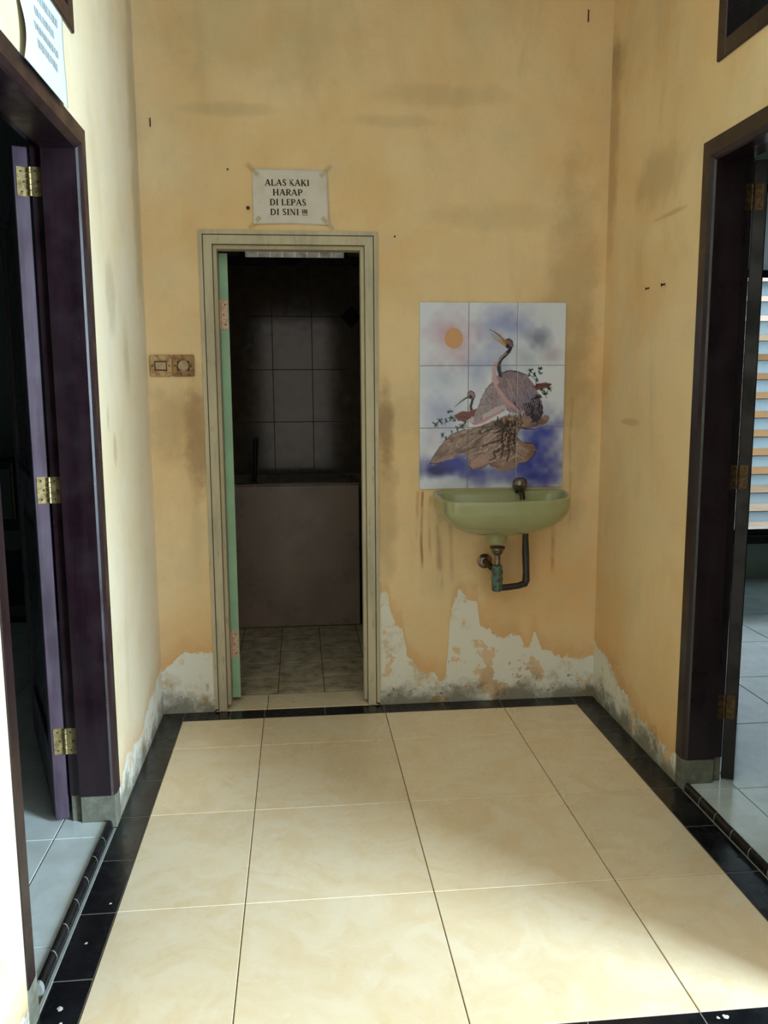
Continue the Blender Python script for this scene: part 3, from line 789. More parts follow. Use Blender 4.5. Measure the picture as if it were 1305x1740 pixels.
# airbrushed sky
air((750, 230), 290, 150, (150, 160, 205), .75); air((640, 430), 200, 160, (165, 172, 208), .5)
air((960, 315), 120, 90, (130, 138, 165), .7, .8); air((1070, 440), 90, 80, (178, 172, 190), .6)
air((280, 610), 200, 110, (176, 186, 214), .6); air((260, 850), 180, 200, (160, 170, 210), .6); air((520, 560), 120, 200, (150, 162, 205), .55)
air((860, 450), 120, 120, (168, 176, 200), .5); air((700, 560), 90, 120, (150, 160, 196), .4)
air((345, 330), 210, 230, (190, 156, 182), .6); air((345, 330), 110, 120, (210, 150, 140), .3)
# sun
x, y = cv((345, 318)); r = 65 * .55
mixin(np.clip(r + .5 - np.hypot(xx - x, (yy - y) / 1.1), 0, 1), (204, 150, 98))
mixin(np.clip(1 - np.abs(np.hypot(xx - x, (yy - y) / 1.1) - r) / 2.5, 0, 1) * .4, (150, 120, 80))
# water
air((960, 1130), 290, 330, (58, 66, 160), 1.0, .4); air((1000, 1010), 190, 90, (66, 78, 168), .9); air((330, 1250), 330, 110, (52, 62, 158), 1.0, .5)
air((520, 1310), 330, 110, (60, 68, 160), .9); air((760, 1340), 280, 70, (128, 132, 190), .7); air((940, 1270), 210, 190, (60, 66, 160), .8); air((230, 1290), 120, 50, (30, 36, 110), .8)
air((180, 1060), 120, 150, (186, 178, 198), .5)
# rocks
rock = [(180, 1235), (205, 1180), (250, 1110), (330, 1020), (430, 985), (520, 965), (640, 920), (740, 880), (860, 880), (960, 905), (1030, 880), (1055, 905),
        (1030, 945), (930, 975), (830, 990), (805, 1040), (850, 1085), (930, 1095), (955, 1130), (935, 1190), (880, 1235), (830, 1240), (780, 1290), (690, 1300),
        (600, 1245), (555, 1270), (490, 1290), (450, 1250), (455, 1180), (400, 1165), (330, 1205), (250, 1225), (200, 1250)]
m = poly_mask(rock, 2, 3)
img0 = img.copy(); mixin(m, (150, 124, 112))
g1 = np.clip((n20 - .45) * 3, 0, 1) * m; mixin(g1 * .7, (112, 82, 70)); mixin(np.clip((n8 - .6) * 3, 0, 1) * m * .5, (196, 176, 168))
mixin(np.clip((n50 - .5) * 3, 0, 1) * m * .45, (84, 62, 56))
mixin(poly_mask([(470, 1190), (560, 1170), (640, 1210), (600, 1245), (540, 1265), (480, 1270)], 4) * .6, (190, 150, 138))
mixin(poly_mask([(800, 1060), (870, 1090), (900, 1150), (860, 1210), (800, 1190)], 4) * .6, (176, 150, 140))
dk = (44, 32, 34)
for i in range(30):
    x0 = 660 + rs.rand() * 170; y0 = 880 + rs.rand() * 170
    stroke([(x0, y0), (x0 + rs.randn() * 16 - 6, y0 + 60), (x0 + rs.randn() * 22 - 16, y0 + 120 + rs.rand() * 60)], 2.6, 1.0, dk if i % 3 else (92, 62, 52), .85, 1.5)
for i in range(26):
    x0 = 500 + rs.rand() * 300; y0 = 960 + rs.rand() * 90
    stroke([(x0, y0), (x0 - 70 - rs.rand() * 60, y0 + 55 + rs.rand() * 40), (x0 - 150 - rs.rand() * 50, y0 + 110 + rs.rand() * 50)], 2.0, .8, (70, 48, 44) if i % 2 else (186, 160, 148), .6, 1.5)
for i in range(18):
    x0 = 640 + rs.rand() * 170; y0 = 900 + rs.rand() * 60
    stroke([(x0, y0), (x0 + rs.randn() * 40, y0 + 40), (x0 + rs.randn() * 60, y0 + 60)], 2.4, 1.2, dk, .8, 1.5)
stroke([(180, 1235), (205, 1180), (250, 1110), (330, 1020), (430, 985)], 1.4, 1.8, (70, 34, 34), .9)
stroke([(180, 1235), (240, 1235), (330, 1205)], 1.6, 1.0, (40, 34, 60), .9); stroke([(170, 1290), (220, 1260), (290, 1240)], 3, 1, (24, 28, 80), .8)
stroke([(450, 1250), (490, 1290), (555, 1275), (600, 1245), (660, 1235)], 1.6, 1.6, (50, 36, 50), .85)
stroke([(850, 1085), (930, 1095), (955, 1130), (935, 1190), (880, 1235), (840, 1240)], 1.5, 1.5, (40, 32, 50), .85)
stroke([(860, 985), (940, 990), (1040, 960)], 1.6, 1.0, (40, 40, 70), .8)
for i in range(40):
    x0 = 300 + rs.rand() * 560; y0 = 990 + rs.rand() * 200
    if m[int(np.clip((y0 - 60) / 1370 * NY, 0, NY - 1)), int(np.clip((x0 - 100) / 1060 * NX, 0, NX - 1))] > .8:
        a = rs.rand() * .9 - .2; L = 30 + rs.rand() * 50
        stroke([(x0, y0), (x0 - L * .8, y0 + L * .5 * a + 14), (x0 - L * 1.6, y0 + L * a + 34)], 2.6, .8, ((60, 40, 40), (96, 66, 60), (204, 182, 174))[i % 3], .6, 2)
for pts in ([(770, 1010), (745, 1080), (755, 1160), (735, 1230)], [(720, 960), (700, 1040), (712, 1120), (690, 1200)], [(800, 985), (785, 1060), (800, 1120)], [(680, 1140), (640, 1160), (655, 1200), (610, 1215)], [(560, 1110), (620, 1085), (690, 1070)]):
    stroke(pts, 4.5, 2.5, (40, 28, 32), .85, 3)
for i in range(14):
    x0 = 800 + rs.rand() * 70; y0 = 1060 + rs.rand() * 120
    stroke([(x0, y0), (x0 + 30, y0 + 25), (x0 + 70, y0 + 40)], 1.2, .6, (76, 50, 48), .5)
# back bird: wing, breast, tail
body = [(690, 575), (740, 556), (800, 552), (880, 585), (935, 650), (975, 730), (1003, 810), (1000, 880), (960, 945), (925, 940), (880, 900), (850, 870),
        (800, 865), (740, 850), (700, 770), (660, 700), (632, 640), (640, 600)]
mb = poly_mask(body, 1, 1.5); mixin(mb, (150, 132, 144))
mixin(np.clip((n20 - .4) * 2.5, 0, 1) * mb * .6, (122, 104, 118)); mixin(np.clip((n4 - .5) * 2, 0, 1) * mb * .5, (96, 80, 92))
mixin(poly_mask([(850, 680), (940, 700), (975, 790), (900, 850), (840, 820)], 6) * .5, (120, 120, 152))
for i in range(34):
    a = rs.rand(); x0 = 720 + a * 170; y0 = 590 + rs.rand() * 130
    stroke([(x0, y0), (x0 + 26, y0 + 55), (x0 + 40, y0 + 115)], 1.3, .6, (104, 84, 98) if i % 2 else (188, 168, 178), .6)
mt = poly_mask([(850, 800), (900, 790), (950, 730), (985, 740), (1002, 800), (1000, 880), (960, 945), (925, 940), (905, 890), (885, 900), (870, 850)], 2, 5); mixin(mt * .85, (34, 30, 42))
for i in range(22):
    a = i / 21.; x0 = 845 + 130 * a; y0 = 800 - 60 * a + rs.rand() * 20
    stroke([(x0, y0), (x0 + 14, y0 + 45), (x0 + 18 - 10 * a, y0 + 95 + 30 * rs.rand())], 1.5, .5, (160, 150, 168) if i % 2 else (20, 18, 26), .85, 1)
stroke([(700, 570), (760, 552), (830, 566), (900, 590)], 3, 1.5, (30, 36, 44), .85, 2)
stroke([(640, 600), (640, 650), (690, 720), (750, 790), (800, 830), (850, 860)], 9, 7, (196, 158, 166), .85, 2)
stroke([(700, 760), (745, 810), (780, 870)], 6, 3, (190, 150, 158), .8, 2); stroke([(790, 790), (840, 855)], 4, 2, (60, 40, 46), .7, 2)
stroke([(760, 850), (750, 900)], 2, 1.5, (40, 26, 30), .9); stroke([(830, 865), (850, 940), (820, 980)], 2.5, 1.5, (60, 40, 40), .9)
# back bird neck and head
stroke([(655, 500), (643, 540), (645, 600), (660, 640)], 7, 10, (190, 158, 170), .95)
stroke([(765, 385), (755, 410), (725, 440), (695, 468), (680, 500), (680, 545), (692, 590)], 7.5, 8, (34, 36, 44), 1)
stroke([(735, 425), (700, 455), (672, 490), (660, 530)], 2.5, 2.5, (170, 150, 165), .8)
stroke([(690, 500), (690, 550), (700, 590)], 2, 3, (70, 96, 104), .7)
x, y = cv((752, 352)); mixin(np.clip(17 - np.hypot(xx - x, yy - y) + .5, 0, 1), (128, 92, 104))
stroke([(728, 330), (755, 322), (780, 345), (782, 375)], 2.5, 3, (60, 50, 66), .9)
x, y = cv((742, 374)); mixin(np.clip(8.5 - np.hypot(xx - x, yy - y) + .5, 0, 1), (18, 18, 24))
stroke([(725, 342), (690, 308), (650, 278), (612, 256)], 5.5, 1.3, (158, 116, 72), 1)
stroke([(725, 368), (690, 345), (655, 325), (625, 300)], 5, 1.3, (188, 138, 78), 1); stroke([(722, 350), (680, 322), (640, 296), (618, 284)], 1.2, .8, (50, 36, 30), .8)
stroke([(610, 256), (650, 272), (700, 305)], 1, 1, (40, 34, 36), .8)
# front bird
fb_ = [(462, 930), (465, 880), (505, 875), (530, 800), (552, 740), (585, 680), (630, 635), (668, 710), (712, 780), (740, 828), (700, 850), (630, 885), (560, 925), (500, 950)]
mf = poly_mask(fb_, 1, 1.5); mixin(mf, (162, 150, 160)); mixin(np.clip((n4 - .45) * 2.5, 0, 1) * mf * .7, (112, 92, 104)); mixin(np.clip((n20 - .5) * 3, 0, 1) * mf * .4, (150, 110, 124))
mixin(poly_mask([(560, 880), (620, 835), (680, 815), (720, 800), (738, 826), (690, 850), (620, 885), (560, 915)], 9, 4) * .6, (206, 200, 208))
stroke([(500, 945), (570, 925), (640, 885), (715, 845)], 6, 4, (200, 128, 146), .85, 2)
for i in range(26):
    x0 = 560 + rs.rand() * 110; y0 = 680 + rs.rand() * 110
    stroke([(x0, y0), (x0 + 5, y0 + 30), (x0 - 5, y0 + 60)], 1, .5, (90, 66, 78), .5)
stroke([(495, 875), (530, 820), (560, 730), (620, 650)], 1.2, 1, (90, 60, 80), .6)
stroke([(460, 830), (462, 870), (480, 920)], 6, 10, (196, 184, 184), .9)
stroke([(492, 745), (482, 775), (472, 810), (478, 850), (492, 872)], 5.5, 5, (28, 30, 38), 1)
x, y = cv((472, 728)); mixin(np.clip(16 - np.hypot(xx - x, yy - y) + .5, 0, 1), (150, 110, 134))
stroke([(448, 715), (470, 700), (495, 712), (503, 740)], 2, 2.5, (70, 50, 90), .8)
x, y = cv((470, 745)); mixin(np.clip(8 - np.hypot(xx - x, yy - y) + .5, 0, 1), (18, 18, 24))
stroke([(450, 745), (420, 765), (385, 790), (355, 818)], 3.6, 1, (52, 60, 56), 1); stroke([(445, 742), (415, 760), (390, 778)], 1, .8, (130, 130, 90), .8)
# branches and leaves
mixin(poly_mask([(350, 880), (400, 850), (460, 850), (520, 830), (500, 880), (455, 910), (430, 930), (380, 920)], 1, 2), (116, 62, 58))
mixin(poly_mask([(930, 670), (960, 650), (1020, 640), (1070, 650), (1050, 680), (1000, 690), (960, 700)], 1, 2), (118, 76, 74))
def leaf_tuft(cx, cy, s, n):
    for i in range(n):
        a = rs.rand() * 6.28; L = s * (.6 + .6 * rs.rand())
        stroke([(cx, cy), (cx + math.cos(a) * L, cy + math.sin(a) * L)], 2.4, 1.2, (22, 44, 40) if i % 3 else (40, 70, 58), .95)
for (cx, cy, s, n) in ((215, 940, 24, 10), (250, 925, 26, 12), (290, 925, 22, 10), (330, 900, 24, 12), (350, 920, 18, 8), (320, 850, 20, 10), (410, 960, 28, 14), (375, 975, 22, 10), (430, 935, 20, 8),
                       (268, 1025, 20, 9), (295, 1050, 16, 7), (335, 1000, 12, 5), (912, 552, 20, 12), (905, 585, 14, 8), (985, 540, 18, 12), (985, 572, 16, 9), (943, 582, 20, 10), (960, 625, 18, 8),
                       (1050, 690, 26, 12), (1020, 730, 26, 12), (1000, 700, 20, 8), (980, 745, 18, 8), (690, 930, 20, 8), (600, 990, 18, 8), (540, 1000, 22, 8), (560, 965, 18, 6)):
    leaf_tuft(cx, cy, s, n)
stroke([(260, 1015), (262, 1050)], 1.5, 1.5, (40, 44, 120), .8)
stroke([(330, 900), (400, 890), (460, 900)], 2, 2, (60, 30, 32), .8); stroke([(900, 580), (950, 620), (960, 680)], 1.6, 1.6, (50, 40, 40), .8); stroke([(960, 660), (1000, 665), (1065, 655)], 2, 1.2, (52, 28, 30), .85)
img = np.clip(img, 0, 1)

k = NT('glazed_painted_tile')
at = k.n.new('ShaderNodeAttribute'); at.attribute_name = 'glaze'
M_MURAL = k.out(at.outputs['Color'], 0.16, 0.5)
mu = empty('tile_mural', (MX0 + MW / 2, YB, MZ1 - MH), label='nine-tile glazed picture of two cranes on rocks above the green basin', cat='wall picture')
tw, th_ = MW / 3, MH / 3
P(box('mortar', MX0 + .001, MX0 + MW - .001, YB - .004, YB - .0001, MZ1 - MH + .001, MZ1 - .001, M_GROUTW), mu)
gx, gy = 88, 110
for r in range(3):
    for c_ in range(3):
        g0 = 0.0012
        xa, xb = MX0 + c_ * tw + g0, MX0 + (c_ + 1) * tw - g0
        za, zb = MZ1 - r * th_ - g0, MZ1 - (r + 1) * th_ + g0
        off = 0.0006 * ((r * 2 + c_ * 3) % 3)
        yf = YB - 0.006 - off
        X = np.linspace(xa, xb, gx + 1); Z = np.linspace(za, zb, gy + 1)
        GX, GZ = np.meshgrid(X, Z)
        px = np.clip(((GX - MX0) * 1000 / 1.0).astype(int), 0, NX - 1); pz = np.clip(((MZ1 - GZ) * 1000).astype(int), 0, NY - 1)
        Y = np.full(GX.shape, yf); Y[0, :] += .001; Y[-1, :] += .001; Y[:, 0] += .001; Y[:, -1] += .001
        V = np.stack([GX, Y, GZ], -1).reshape(-1, 3)
        idx = np.arange((gx + 1) * (gy + 1)).reshape(gy + 1, gx + 1)
        Fq = np.stack([idx[:-1, :-1], idx[1:, :-1], idx[1:, 1:], idx[:-1, 1:]], -1).reshape(-1, 4).tolist()
        n0 = len(V)
        V = V.tolist() + [[xa, YB - .0003, za], [xb, YB - .0003, za], [xb, YB - .0003, zb], [xa, YB - .0003, zb]]
        Fq += [list(idx[0, :]) + [n0 + 1, n0], list(idx[:, -1]) + [n0 + 2, n0 + 1], list(idx[-1, ::-1]) + [n0 + 3, n0 + 2], list(idx[::-1, 0]) + [n0, n0 + 3]]
        me = bpy.data.meshes.new('tile'); me.from_pydata(V, [], [[int(i) for i in f] for f in Fq])
        at_ = me.color_attributes.new('glaze', 'FLOAT_COLOR', 'POINT')
        cc = np.ones((len(V), 4)); cc[:n0, :3] = img[pz, px].reshape(-1, 3); cc[n0:, :3] = 0.55
        at_.data.foreach_set('color', cc.ravel())
        P(link('tile', me, M_MURAL), mu)

# ------------------------------------------------------------------ wash basin
k = NT('olive_green_glazed_ceramic')
M_CER = k.out(k.mix(k.ss(k.noise(6, 5, .6), .4, .75, 0, .4), srgb(158, 160, 118), srgb(136, 130, 88)), k.ss(k.noise(9, 4), .3, .7, .10, .22), 0.5)
wbz = 0.915
basin = empty('wash_basin', (0.975, YB, wbz - .15), label='olive green ceramic wall basin with a short drain spout below the crane tiles', cat='sink')
ctrl = [(0.703, 0.360), (0.694, 0.25), (0.693, 0.14), (0.697, 0.035), (0.712, 0.002), (0.75, -0.016), (0.85, -0.032), (0.93, -0.036), (1.00, -0.033), (1.08, -0.020), (1.145, 0.008),
        (1.190, 0.052), (1.218, 0.115), (1.236, 0.20), (1.248, 0.28), (1.252, 0.360)]
back = [(1.16, 0.360), (1.05, 0.360), (0.96, 0.360), (0.87, 0.360), (0.79, 0.360)]
ring = [Vector((x, y, 0)) for x, y in ctrl + back]
def ring_scaled(sx, sy, z, cx=0.965, cy=0.17, pinback=False, dz=None):
    out = []
    for v in ring:
        x = cx + (v.x - cx) * sx; y = cy + (v.y - cy) * sy
        if pinback and v.y > 0.355: y = 0.3605
        out.append(Vector((x, y, z)))
    return out
bm = bmesh.new()
rings = [ring_scaled(.06, .06, .756, cx=.945, cy=.20), ring_scaled(.30, .34, .760, cx=.947, cy=.19), ring_scaled(.55, .58, .775, cx=.95, cy=.18), ring_scaled(.82, .84, .802, cy=.2, pinback=True),
         ring_scaled(.945, .95, .835, cy=.25, pinback=True), ring_scaled(.988, .988, .862, cy=.3, pinback=True), ring_scaled(.992, .992, .868, cy=.3, pinback=True), ring_scaled(1.0, 1.0, .908, pinback=True),
         ring_scaled(.992, .99, .913, cy=.3, pinback=True), ring_scaled(.965, .97, .915, cy=.25, pinback=True), ring_scaled(.94, .86, .912, cy=.11), ring_scaled(.925, .83, .903, cy=.11),
         ring_scaled(.89, .80, .885, cy=.11), ring_scaled(.78, .70, .84, cy=.13), ring_scaled(.55, .5, .805, cy=.16), ring_scaled(.25, .25, .79, cy=.18), ring_scaled(.06, .06, .787, cx=.945, cy=.20)]
vr = [[bm.verts.new(v) for v in r_] for r_ in rings]
for a, b in zip(vr, vr[1:]):
    n_ = len(a)
    for i in range(n_): bm.faces.new((a[i], a[(i + 1) % n_], b[(i + 1) % n_], b[i]))
bm.faces.new(vr[0]); bm.faces.new(vr[-1])
o = P(link('bowl', finish(bm, 'bowl', True), M_CER), basin)
md = o.modifiers.new('smooth', 'SUBSURF'); md.levels = 2; md.render_levels = 2
P(lathe('drain_spout', [(.046, .052), (.041, .045), (.040, .012), (.037, .003), (.033, 0)], (.943, .2, .716), M_CER), basin)
P(lathe('plug_hole', [(.020, 0), (.020, .002), (.013, .003), (.012, .0005)], (.945, .2, .7885), M_BRASSD), basin)
# faucet
M_CHR = plain('tarnished_chrome', srgb(150, 138, 124), 0.25, 0.5, 0.9, var=0.35, scale=50)
M_CHRD = plain('grimy_brown_metal', srgb(78, 62, 50), 0.4, 0.5, 0.7, var=0.35, scale=50)
FZ = 0.0
fc = empty('faucet', (1.065, 0.31, 0.91), label='small tarnished tap with a round knob on the right of the green basin', cat='faucet')
P(lathe('base', [(.022, 0), (.022, .003), (.013, .005), (.012, .010), (.014, .012)], (1.065, .322, .9045 + FZ), M_CHRD), fc)
P(lathe('knob', [(.012, 0), (.027, .004), (.031, .014), (.031, .030), (.026, .043), (.014, .050), (.001, .052)], (1.065, .322, .9150 + FZ), M_CHR, seg=10), fc)
P(tube('spout', [(1.065, .322, .914), (1.062, .290, .914), (1.060, .268, .908), (1.060, .258, .898), (1.060, .256, .882)], [.010, .011, .011, .010, .011], M_CHRD), fc)
# rust-brown lump at the wall side of the rim
# trap
tr = empty('drain_trap', (0.955, 0.28, 0.51), label='corroded bottle trap with a teal body and dark side pipe under the basin', cat='pipe')
M_TEAL = plain('verdigris_teal_metal', srgb(106, 128, 116), 0.55, 0.4, 0.2, var=0.35, scale=60, bump=.3)
M_BLK = plain('dark_grey_pvc', srgb(50, 44, 40), 0.45, 0.5, var=0.2, scale=30)
tx, ty = 0.957, 0.245
P(lathe('flange', [(.014, 0), (.020, .006), (.026, .020), (.030, .024), (.030, .029), (.020, .0295)], (tx, ty, .660), M_CHR), tr)
P(lathe('gasket', [(.031, 0), (.031, .004), (.012, .0045)], (tx, ty, .6896), M_BLK), tr)
P(lathe('tail_pipe', [(.0125, 0), (.0125, .042)], (tx, ty, .618), M_CHR), tr)
P(lathe('trap_body', [(.012, 0), (.020, .003), (.0225, .012), (.0225, .045), (.0245, .047), (.0245, .056), (.0225, .058), (.0225, .075), (.024, .077), (.024, .084), (.0215, .086), (.020, .108), (.014, .112)], (tx, ty, .508), M_TEAL, seg=18), tr)
P(tube('outlet_pipe', [(tx - .005, ty, .592), (tx - .02, ty + .02, .605), (.933, ty + .05, .612), (.930, YB - .002, .612)], [.010, .0135, .0135, .0135], M_CHRD), tr)
P(lathe('escutcheon', [(.031, -.002), (.031, -.006), (.024, -.014), (.015, -.018)], (.930, YB, .612), M_CHR, axis='y'), tr)
P(tube('side_pipe', [(tx + .018, ty, .523), (1.0, ty, .524), (1.050, ty + .01, .527), (1.078, ty + .02, .532), (1.085, ty + .025, .545), (1.086, ty + .03, .58), (1.085, ty + .04, .66), (1.083, ty + .04, .72), (1.083, ty + .04, .758)],
       [.0135, .0135, .0130, .0150, .0155, .0140, .0148, .0125, .0125], M_BLK), tr)

# ------------------------------------------------------------------ switches
def switch_plate(x0, z0, label, mat, rock):
    s = empty('light_switch', (x0 + .042, YB, z0), label=label, cat='light switch')
    P(box('plate', x0, x0 + .084, YB - .009, YB - .0005, z0, z0 + .084, mat, bevel=.003), s)
    P(box('recess', x0 + .018, x0 + .066, YB - .0105, YB - .0092, z0 + .022, z0 + .060, M_SWD, bevel=.0005), s)
    if rock == 0:
        P(box('rocker', x0 + .022, x0 + .063, YB - .015, YB - .0107, z0 + .027, z0 + .055, M_SWL, bevel=.002), s)
    else:
        P(lathe('socket', [(.020, -.0107), (.020, -.014), (.015, -.0145), (.014, -.0125)], (x0 + .042, YB, z0 + .041), M_SWL, axis='y'), s)
    bm = bmesh.new()
    for dx in (.010, .074): lathe_bm(bm, [(.003, -.0092), (.0025, -.0105)], (x0 + dx, YB, z0 + .042), 'y', 8)
    P(link('screw', finish(bm, 'screw'), M_SCREW, kind='stuff'), s)
def sw_mat(name, a, b):
    k = NT(name)
    return k.out(k.mix(k.ss(k.noise(45, 5, .7), .42, .62), a, b), 0.5, 0.4)
M_SWD = plain('switch_shadow_plastic', srgb(84, 58, 30), 0.6, var=.25, scale=60)
M_SWL = plain('yellowed_switch_plastic', srgb(184, 156, 120), 0.45, var=.15, scale=60)
switch_plate(-0.408, 1.382, 'yellowed square light switch nearest the left corner, left of the pair beside the bathroom door', sw_mat('yellowed_dirty_plastic', srgb(186, 156, 110), srgb(150, 114, 66)), 0)
switch_plate(-0.321, 1.382, 'browner square plate of the pair, nearest the bathroom door frame, with a rounded centre', sw_mat('browned_dirty_plastic', srgb(164, 124, 78), srgb(112, 78, 40)), 1)

# ------------------------------------------------------------------ paper signs
def paper(nx, nz, w, h, fn):
    V = []; Fq = []
    for j in range(nz + 1):
        for i in range(nx + 1):
            u, v = i / nx, j / nz; V.append(fn(u, v))
    for j in range(nz):
        for i in range(nx):
            a = j * (nx + 1) + i; Fq.append((a, a + 1, a + nx + 2, a + nx + 1))
    return V, Fq
k = NT('creased_white_paper')
M_PAPER = k.out(k.mix(k.ss(k.noise(14, 4, .6), .4, .75, 0, .5), srgb(214, 206, 196), srgb(190, 176, 156)), 0.85, 0.2)
k2 = NT('white_paper'); M_PAPER2 = k2.out(k2.mix(k2.ss(k2.noise(10, 4), .4, .8, 0, .4), srgb(206, 214, 216), srgb(186, 196, 198)), 0.8, 0.2)
M_INK = plain('brown_black_ink', srgb(58, 46, 40), 0.8, 0.1, var=.1)
M_INKP = plain('pale_grey_ink', srgb(168, 176, 178), 0.8, 0.1, var=.1)

# serif capitals drawn as strokes in a box of width w and height 1: (x0, y0, x1, y1, thickness)
T_, t_ = .17, .075
def ser(x, y, w=.14): return (x - w, y, x + w, y, .05)
GL = {
 'A': (.86, [(.40, 1, .10, 0, t_), (.42, 1, .72, 0, T_), (.20, .36, .60, .36, t_), ser(.10, .025, .12), ser(.72, .025, .14)]),
 'L': (.70, [(.18, 0, .18, 1, T_), (.10, .035, .60, .035, .07), (.60, .0, .60, .26, t_), ser(.18, .975)]),
 'S': (.62, [(.52, .80, .44, .96, t_), (.44, .96, .26, .98, .09), (.26, .98, .12, .80, .12), (.12, .80, .20, .60, .14), (.20, .60, .44, .42, .16), (.44, .42, .52, .22, .14), (.52, .22, .38, .04, .12), (.38, .04, .20, .03, .08), (.20, .03, .10, .22, t_)]),
 'K': (.84, [(.18, 0, .18, 1, T_), (.24, .42, .64, .98, t_), (.34, .56, .70, .0, T_), ser(.18, .025), ser(.18, .975), ser(.64, .975, .11), ser(.74, .025, .10)]),
 'I': (.40, [(.20, 0, .20, 1, T_), ser(.20, .025), ser(.20, .975)]),
 'H': (.90, [(.18, 0, .18, 1, T_), (.70, 0, .70, 1, T_), (.18, .50, .70, .50, t_), ser(.18, .025), ser(.18, .975), ser(.70, .025), ser(.70, .975)]),
 'R': (.82, [(.18, 0, .18, 1, T_), (.18, .965, .44, .965, t_), (.44, .965, .60, .84, .12), (.60, .84, .60, .64, T_), (.60, .64, .44, .50, .12), (.44, .50, .18, .49, t_), (.38, .48, .72, .0, T_), ser(.18, .025), ser(.76, .025, .08)]),
 'P': (.72, [(.18, 0, .18, 1, T_), (.18, .965, .44, .965, t_), (.44, .965, .60, .82, .12), (.60, .82, .60, .62, T_), (.60, .62, .44, .46, .12), (.44, .46, .18, .45, t_), ser(.18, .025)]),
 'D': (.86, [(.18, 0, .18, 1, T_), (.18, .965, .44, .965, t_), (.44, .965, .66, .78, .12), (.66, .78, .70, .50, T_), (.70, .50, .66, .22, T_), (.66, .22, .44, .035, .12), (.44, .035, .18, .035, t_), ser(.14, .025, .1), ser(.14, .975, .1)]),
 'E': (.70, [(.18, 0, .18, 1, T_), (.10, .965, .58, .965, .07), (.10, .035, .60, .035, .07), (.18, .50, .46, .50, t_), (.58, .80, .58, 1, t_), (.60, 0, .60, .24, t_), (.46, .40, .46, .60, .05)]),
 'N': (.92, [(.18, 0, .18, 1, t_), (.18, .96, .72, .02, T_), (.72, 0, .72, 1, t_), ser(.18, .025, .11), ser(.14, .975, .1), ser(.72, .975, .11)]),
 '!': (.26, [(.13, .30, .13, 1, .16), (.13, .0, .13, .14, .16)]),
 ' ': (.36, []),
}
def write(bm, text, xc, zb, width, h, mp, bold=1.0):
    tot = sum(GL[c][0] for c in text); sx = width / tot; x = xc - width / 2
    for ch in text:
        w, st = GL[ch]
        for (x0, y0, x1, y1, tk) in st:
            a = Vector((x + x0 * sx, zb + y0 * h)); b = Vector((x + x1 * sx, zb + y1 * h))
            d = b - a
            n_ = Vector((-d.y, d.x)).normalized() * tk * bold * h * .5
            q = [a + n_, b + n_, b - n_, a - n_]
            # split long strokes so they follow the creased sheet
            bm.faces.new([bm.verts.new(mp(p_.x, p_.y)) for p_ in q])
        x += w * sx
sx0, sx1, sz0, sz1 = 0.007, 0.298, 1.960, 2.165
def sheet(x, z, lift=0.0):
    u, v = (x - sx0) / (sx1 - sx0), (z - sz0) / (sz1 - sz0)
    y = YB - 0.0025 - 0.0022 * (1 + math.sin(u * 7 + v * 4)) * .5 - 0.0016 * (1 + math.sin(v * 14 - u * 3)) * .5
    e = max(0, 1 - min(u, 1 - u) / .12) * max(0, 1 - v / .22); y -= 0.006 * e
    return Vector((x + .003 * v * 0 - (0.004 * v if u > .5 else 0), y - lift, z + .004 * math.sin(u * 3.1) * (1 - v)))
s1 = empty('paper_sign', (0.15, YB, sz0), label='creased white paper notice with dark capitals above the bathroom door', cat='sign')
V, Fq = paper(34, 24, 0, 0, lambda u, v: sheet(sx0 + (sx1 - sx0) * u, sz0 + (sz1 - sz0) * v))
me = bpy.data.meshes.new('sheet'); me.from_pydata(V, [], Fq)
for p_ in me.polygons: p_.use_smooth = True
o = P(link('sheet', me, M_PAPER), s1); md = o.modifiers.new('thick', 'SOLIDIFY'); md.thickness = 0.0003
bm = bmesh.new()
mp = lambda x, z: sheet(x, z, 0.0012)
for txt, xc, zb, wd in (('ALAS KAKI', 0.141, 2.1035, .175), ('HARAP', 0.142, 2.067, .118), ('DI LEPAS', 0.142, 2.030, .142)):
    write(bm, txt, xc, zb, wd, .0235, mp, 1.25)
write(bm, 'DI SINI', 0.128, 1.993, .112, .0235, mp, 1.25)
write(bm, '!!!', 0.206, 1.993, .022, .022, mp, 1.3)
P(link('lettering', finish(bm, 'lettering'), M_INK, label='ALAS KAKI HARAP DI LEPAS DI SINI in dark serif capitals'), s1)
# tape marks above the sheet corners
kt = NT('yellowed_clear_tape'); kt.b.inputs['Alpha'].default_value = 0.22; M_TAPE = kt.out(srgb(200, 176, 120), .3)
for (x, z, a) in ((0.008, 2.162, .8), (0.287, 2.160, -.8), (0.292, 1.967, .8), (0.012, 1.966, -.8)):
    M4 = Matrix.Translation((x, YB - .0085, z)) @ Matrix.Rotation(a, 4, 'Y')
    bm = bmesh.new(); box_bm(bm, -.030, .030, -.0003, .0003, -.008, .008, 0, M4)
    P(link('tape', finish(bm, 'tape'), M_TAPE), s1)

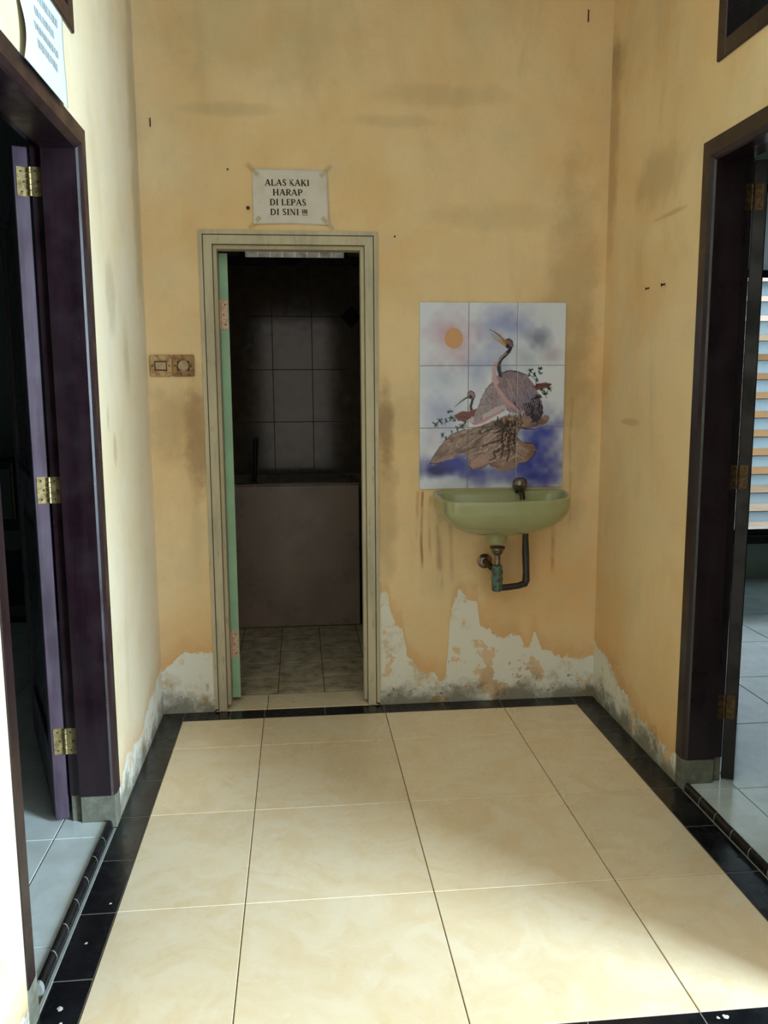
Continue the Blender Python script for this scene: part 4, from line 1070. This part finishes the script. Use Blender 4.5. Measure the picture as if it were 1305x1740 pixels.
s2 = empty('paper_sign', (XL, -0.9, 2.05), label='pale curling paper with faint grey lines above the left doorway', cat='sign')
py0, py1 = -0.708, -1.062
def sheet2(u, v, lift=0.0):
    y = py0 + (py1 - py0) * u
    z = 2.046 + 0.215 * v - .004 * u
    x = XL + 0.008 + 0.003 * math.sin(v * 5 + 1) * (.5 + u) + 0.006 * u * math.exp(-((v - .35) / .3) ** 2) + 0.003 * (1 - u)
    return Vector((x + lift, y + 0.012 * u * math.sin(v * 5), z))
V, Fq = paper(24, 24, 0, 0, lambda u, v: sheet2(u, v))
me = bpy.data.meshes.new('sheet'); me.from_pydata(V, [], Fq)
for p_ in me.polygons: p_.use_smooth = True
o = P(link('sheet', me, M_PAPER2), s2); md = o.modifiers.new('thick', 'SOLIDIFY'); md.thickness = 0.0003; md.offset = 0
bm = bmesh.new(); rg = random.Random(7)
for row, (a, b) in zip((.80, .62, .44, .27), ((.22, .84), (.34, .74), (.26, .80), (.26, .72))):
    u = a
    while u < b:
        w = rg.uniform(.025, .05)
        bm.faces.new([bm.verts.new(sheet2(1 - uu, vv, .0012)) for uu, vv in ((u, row), (u + w, row + rg.uniform(-.01, .01)), (u + w, row + .085), (u, row + .085))])
        u += w + rg.uniform(.008, .02)
P(link('faded_print', finish(bm, 'faded_print'), M_INKP, label='faded unreadable grey print'), s2)

# ------------------------------------------------------------------ nails and marks
M_NAIL = plain('rusty_nail', srgb(70, 46, 26), 0.6, .4, .4, var=.3, scale=90)
def nail(x, y, z, axis, label, r=.004, L=.012, droop=.004):
    sgn = -1
    if axis == 'y': pts = [(x, YB + .004, z), (x, YB - L, z - droop)]; hd = (x, YB - L - .0005, z - droop)
    else: pts = [(XR + .004, y, z), (XR - L, y, z - droop)]; hd = (XR - L - .0005, y, z - droop)
    n_ = empty('nail', pts[1], label=label, cat='nail')
    P(tube('shank', pts, r * .5, M_NAIL, seg=8), n_)
    P(lathe('nail_head', [(r * .6, -.001), (r, -.0005), (r, .001), (r * .5, .0018)], hd, M_NAIL, axis=axis, seg=10), n_)
nail(0, -0.081, 1.681, 'x', 'rusty nail in the right wall, the one farther from the dark doorway', .005)
nail(0, -0.214, 1.679, 'x', 'rusty nail in the right wall, the one nearer the dark doorway', .006)
nail(-0.012, 0, 2.024, 'y', 'dark nail just left of the paper notice above the bathroom door', .007, .010)
nail(0.075 - .16, 0, 2.165, 'y', 'tiny nail stub up and left of the paper notice, above the door frame corner', .0035, .006)
nail(0.555, 0, 1.925, 'y', 'tiny nail stub to the right of the top corner of the bathroom door frame', .0035, .006)
# two short dark wall plugs seen as upright slits
def slit(x, z, h, label):
    bm = bmesh.new(); box_bm(bm, x - .002, x + .002, YB - .004, YB + .002, z - h / 2, z + h / 2, .001)
    return link('wall_hook', finish(bm, 'wall_hook'), M_NAIL, label=label, cat='hook')
slit(-0.367, 2.325, .032, 'short dark upright metal hook high on the back wall near the left corner')
slit(1.314, 2.755, .045, 'short dark metal hook at the very top of the back wall, near the right corner')
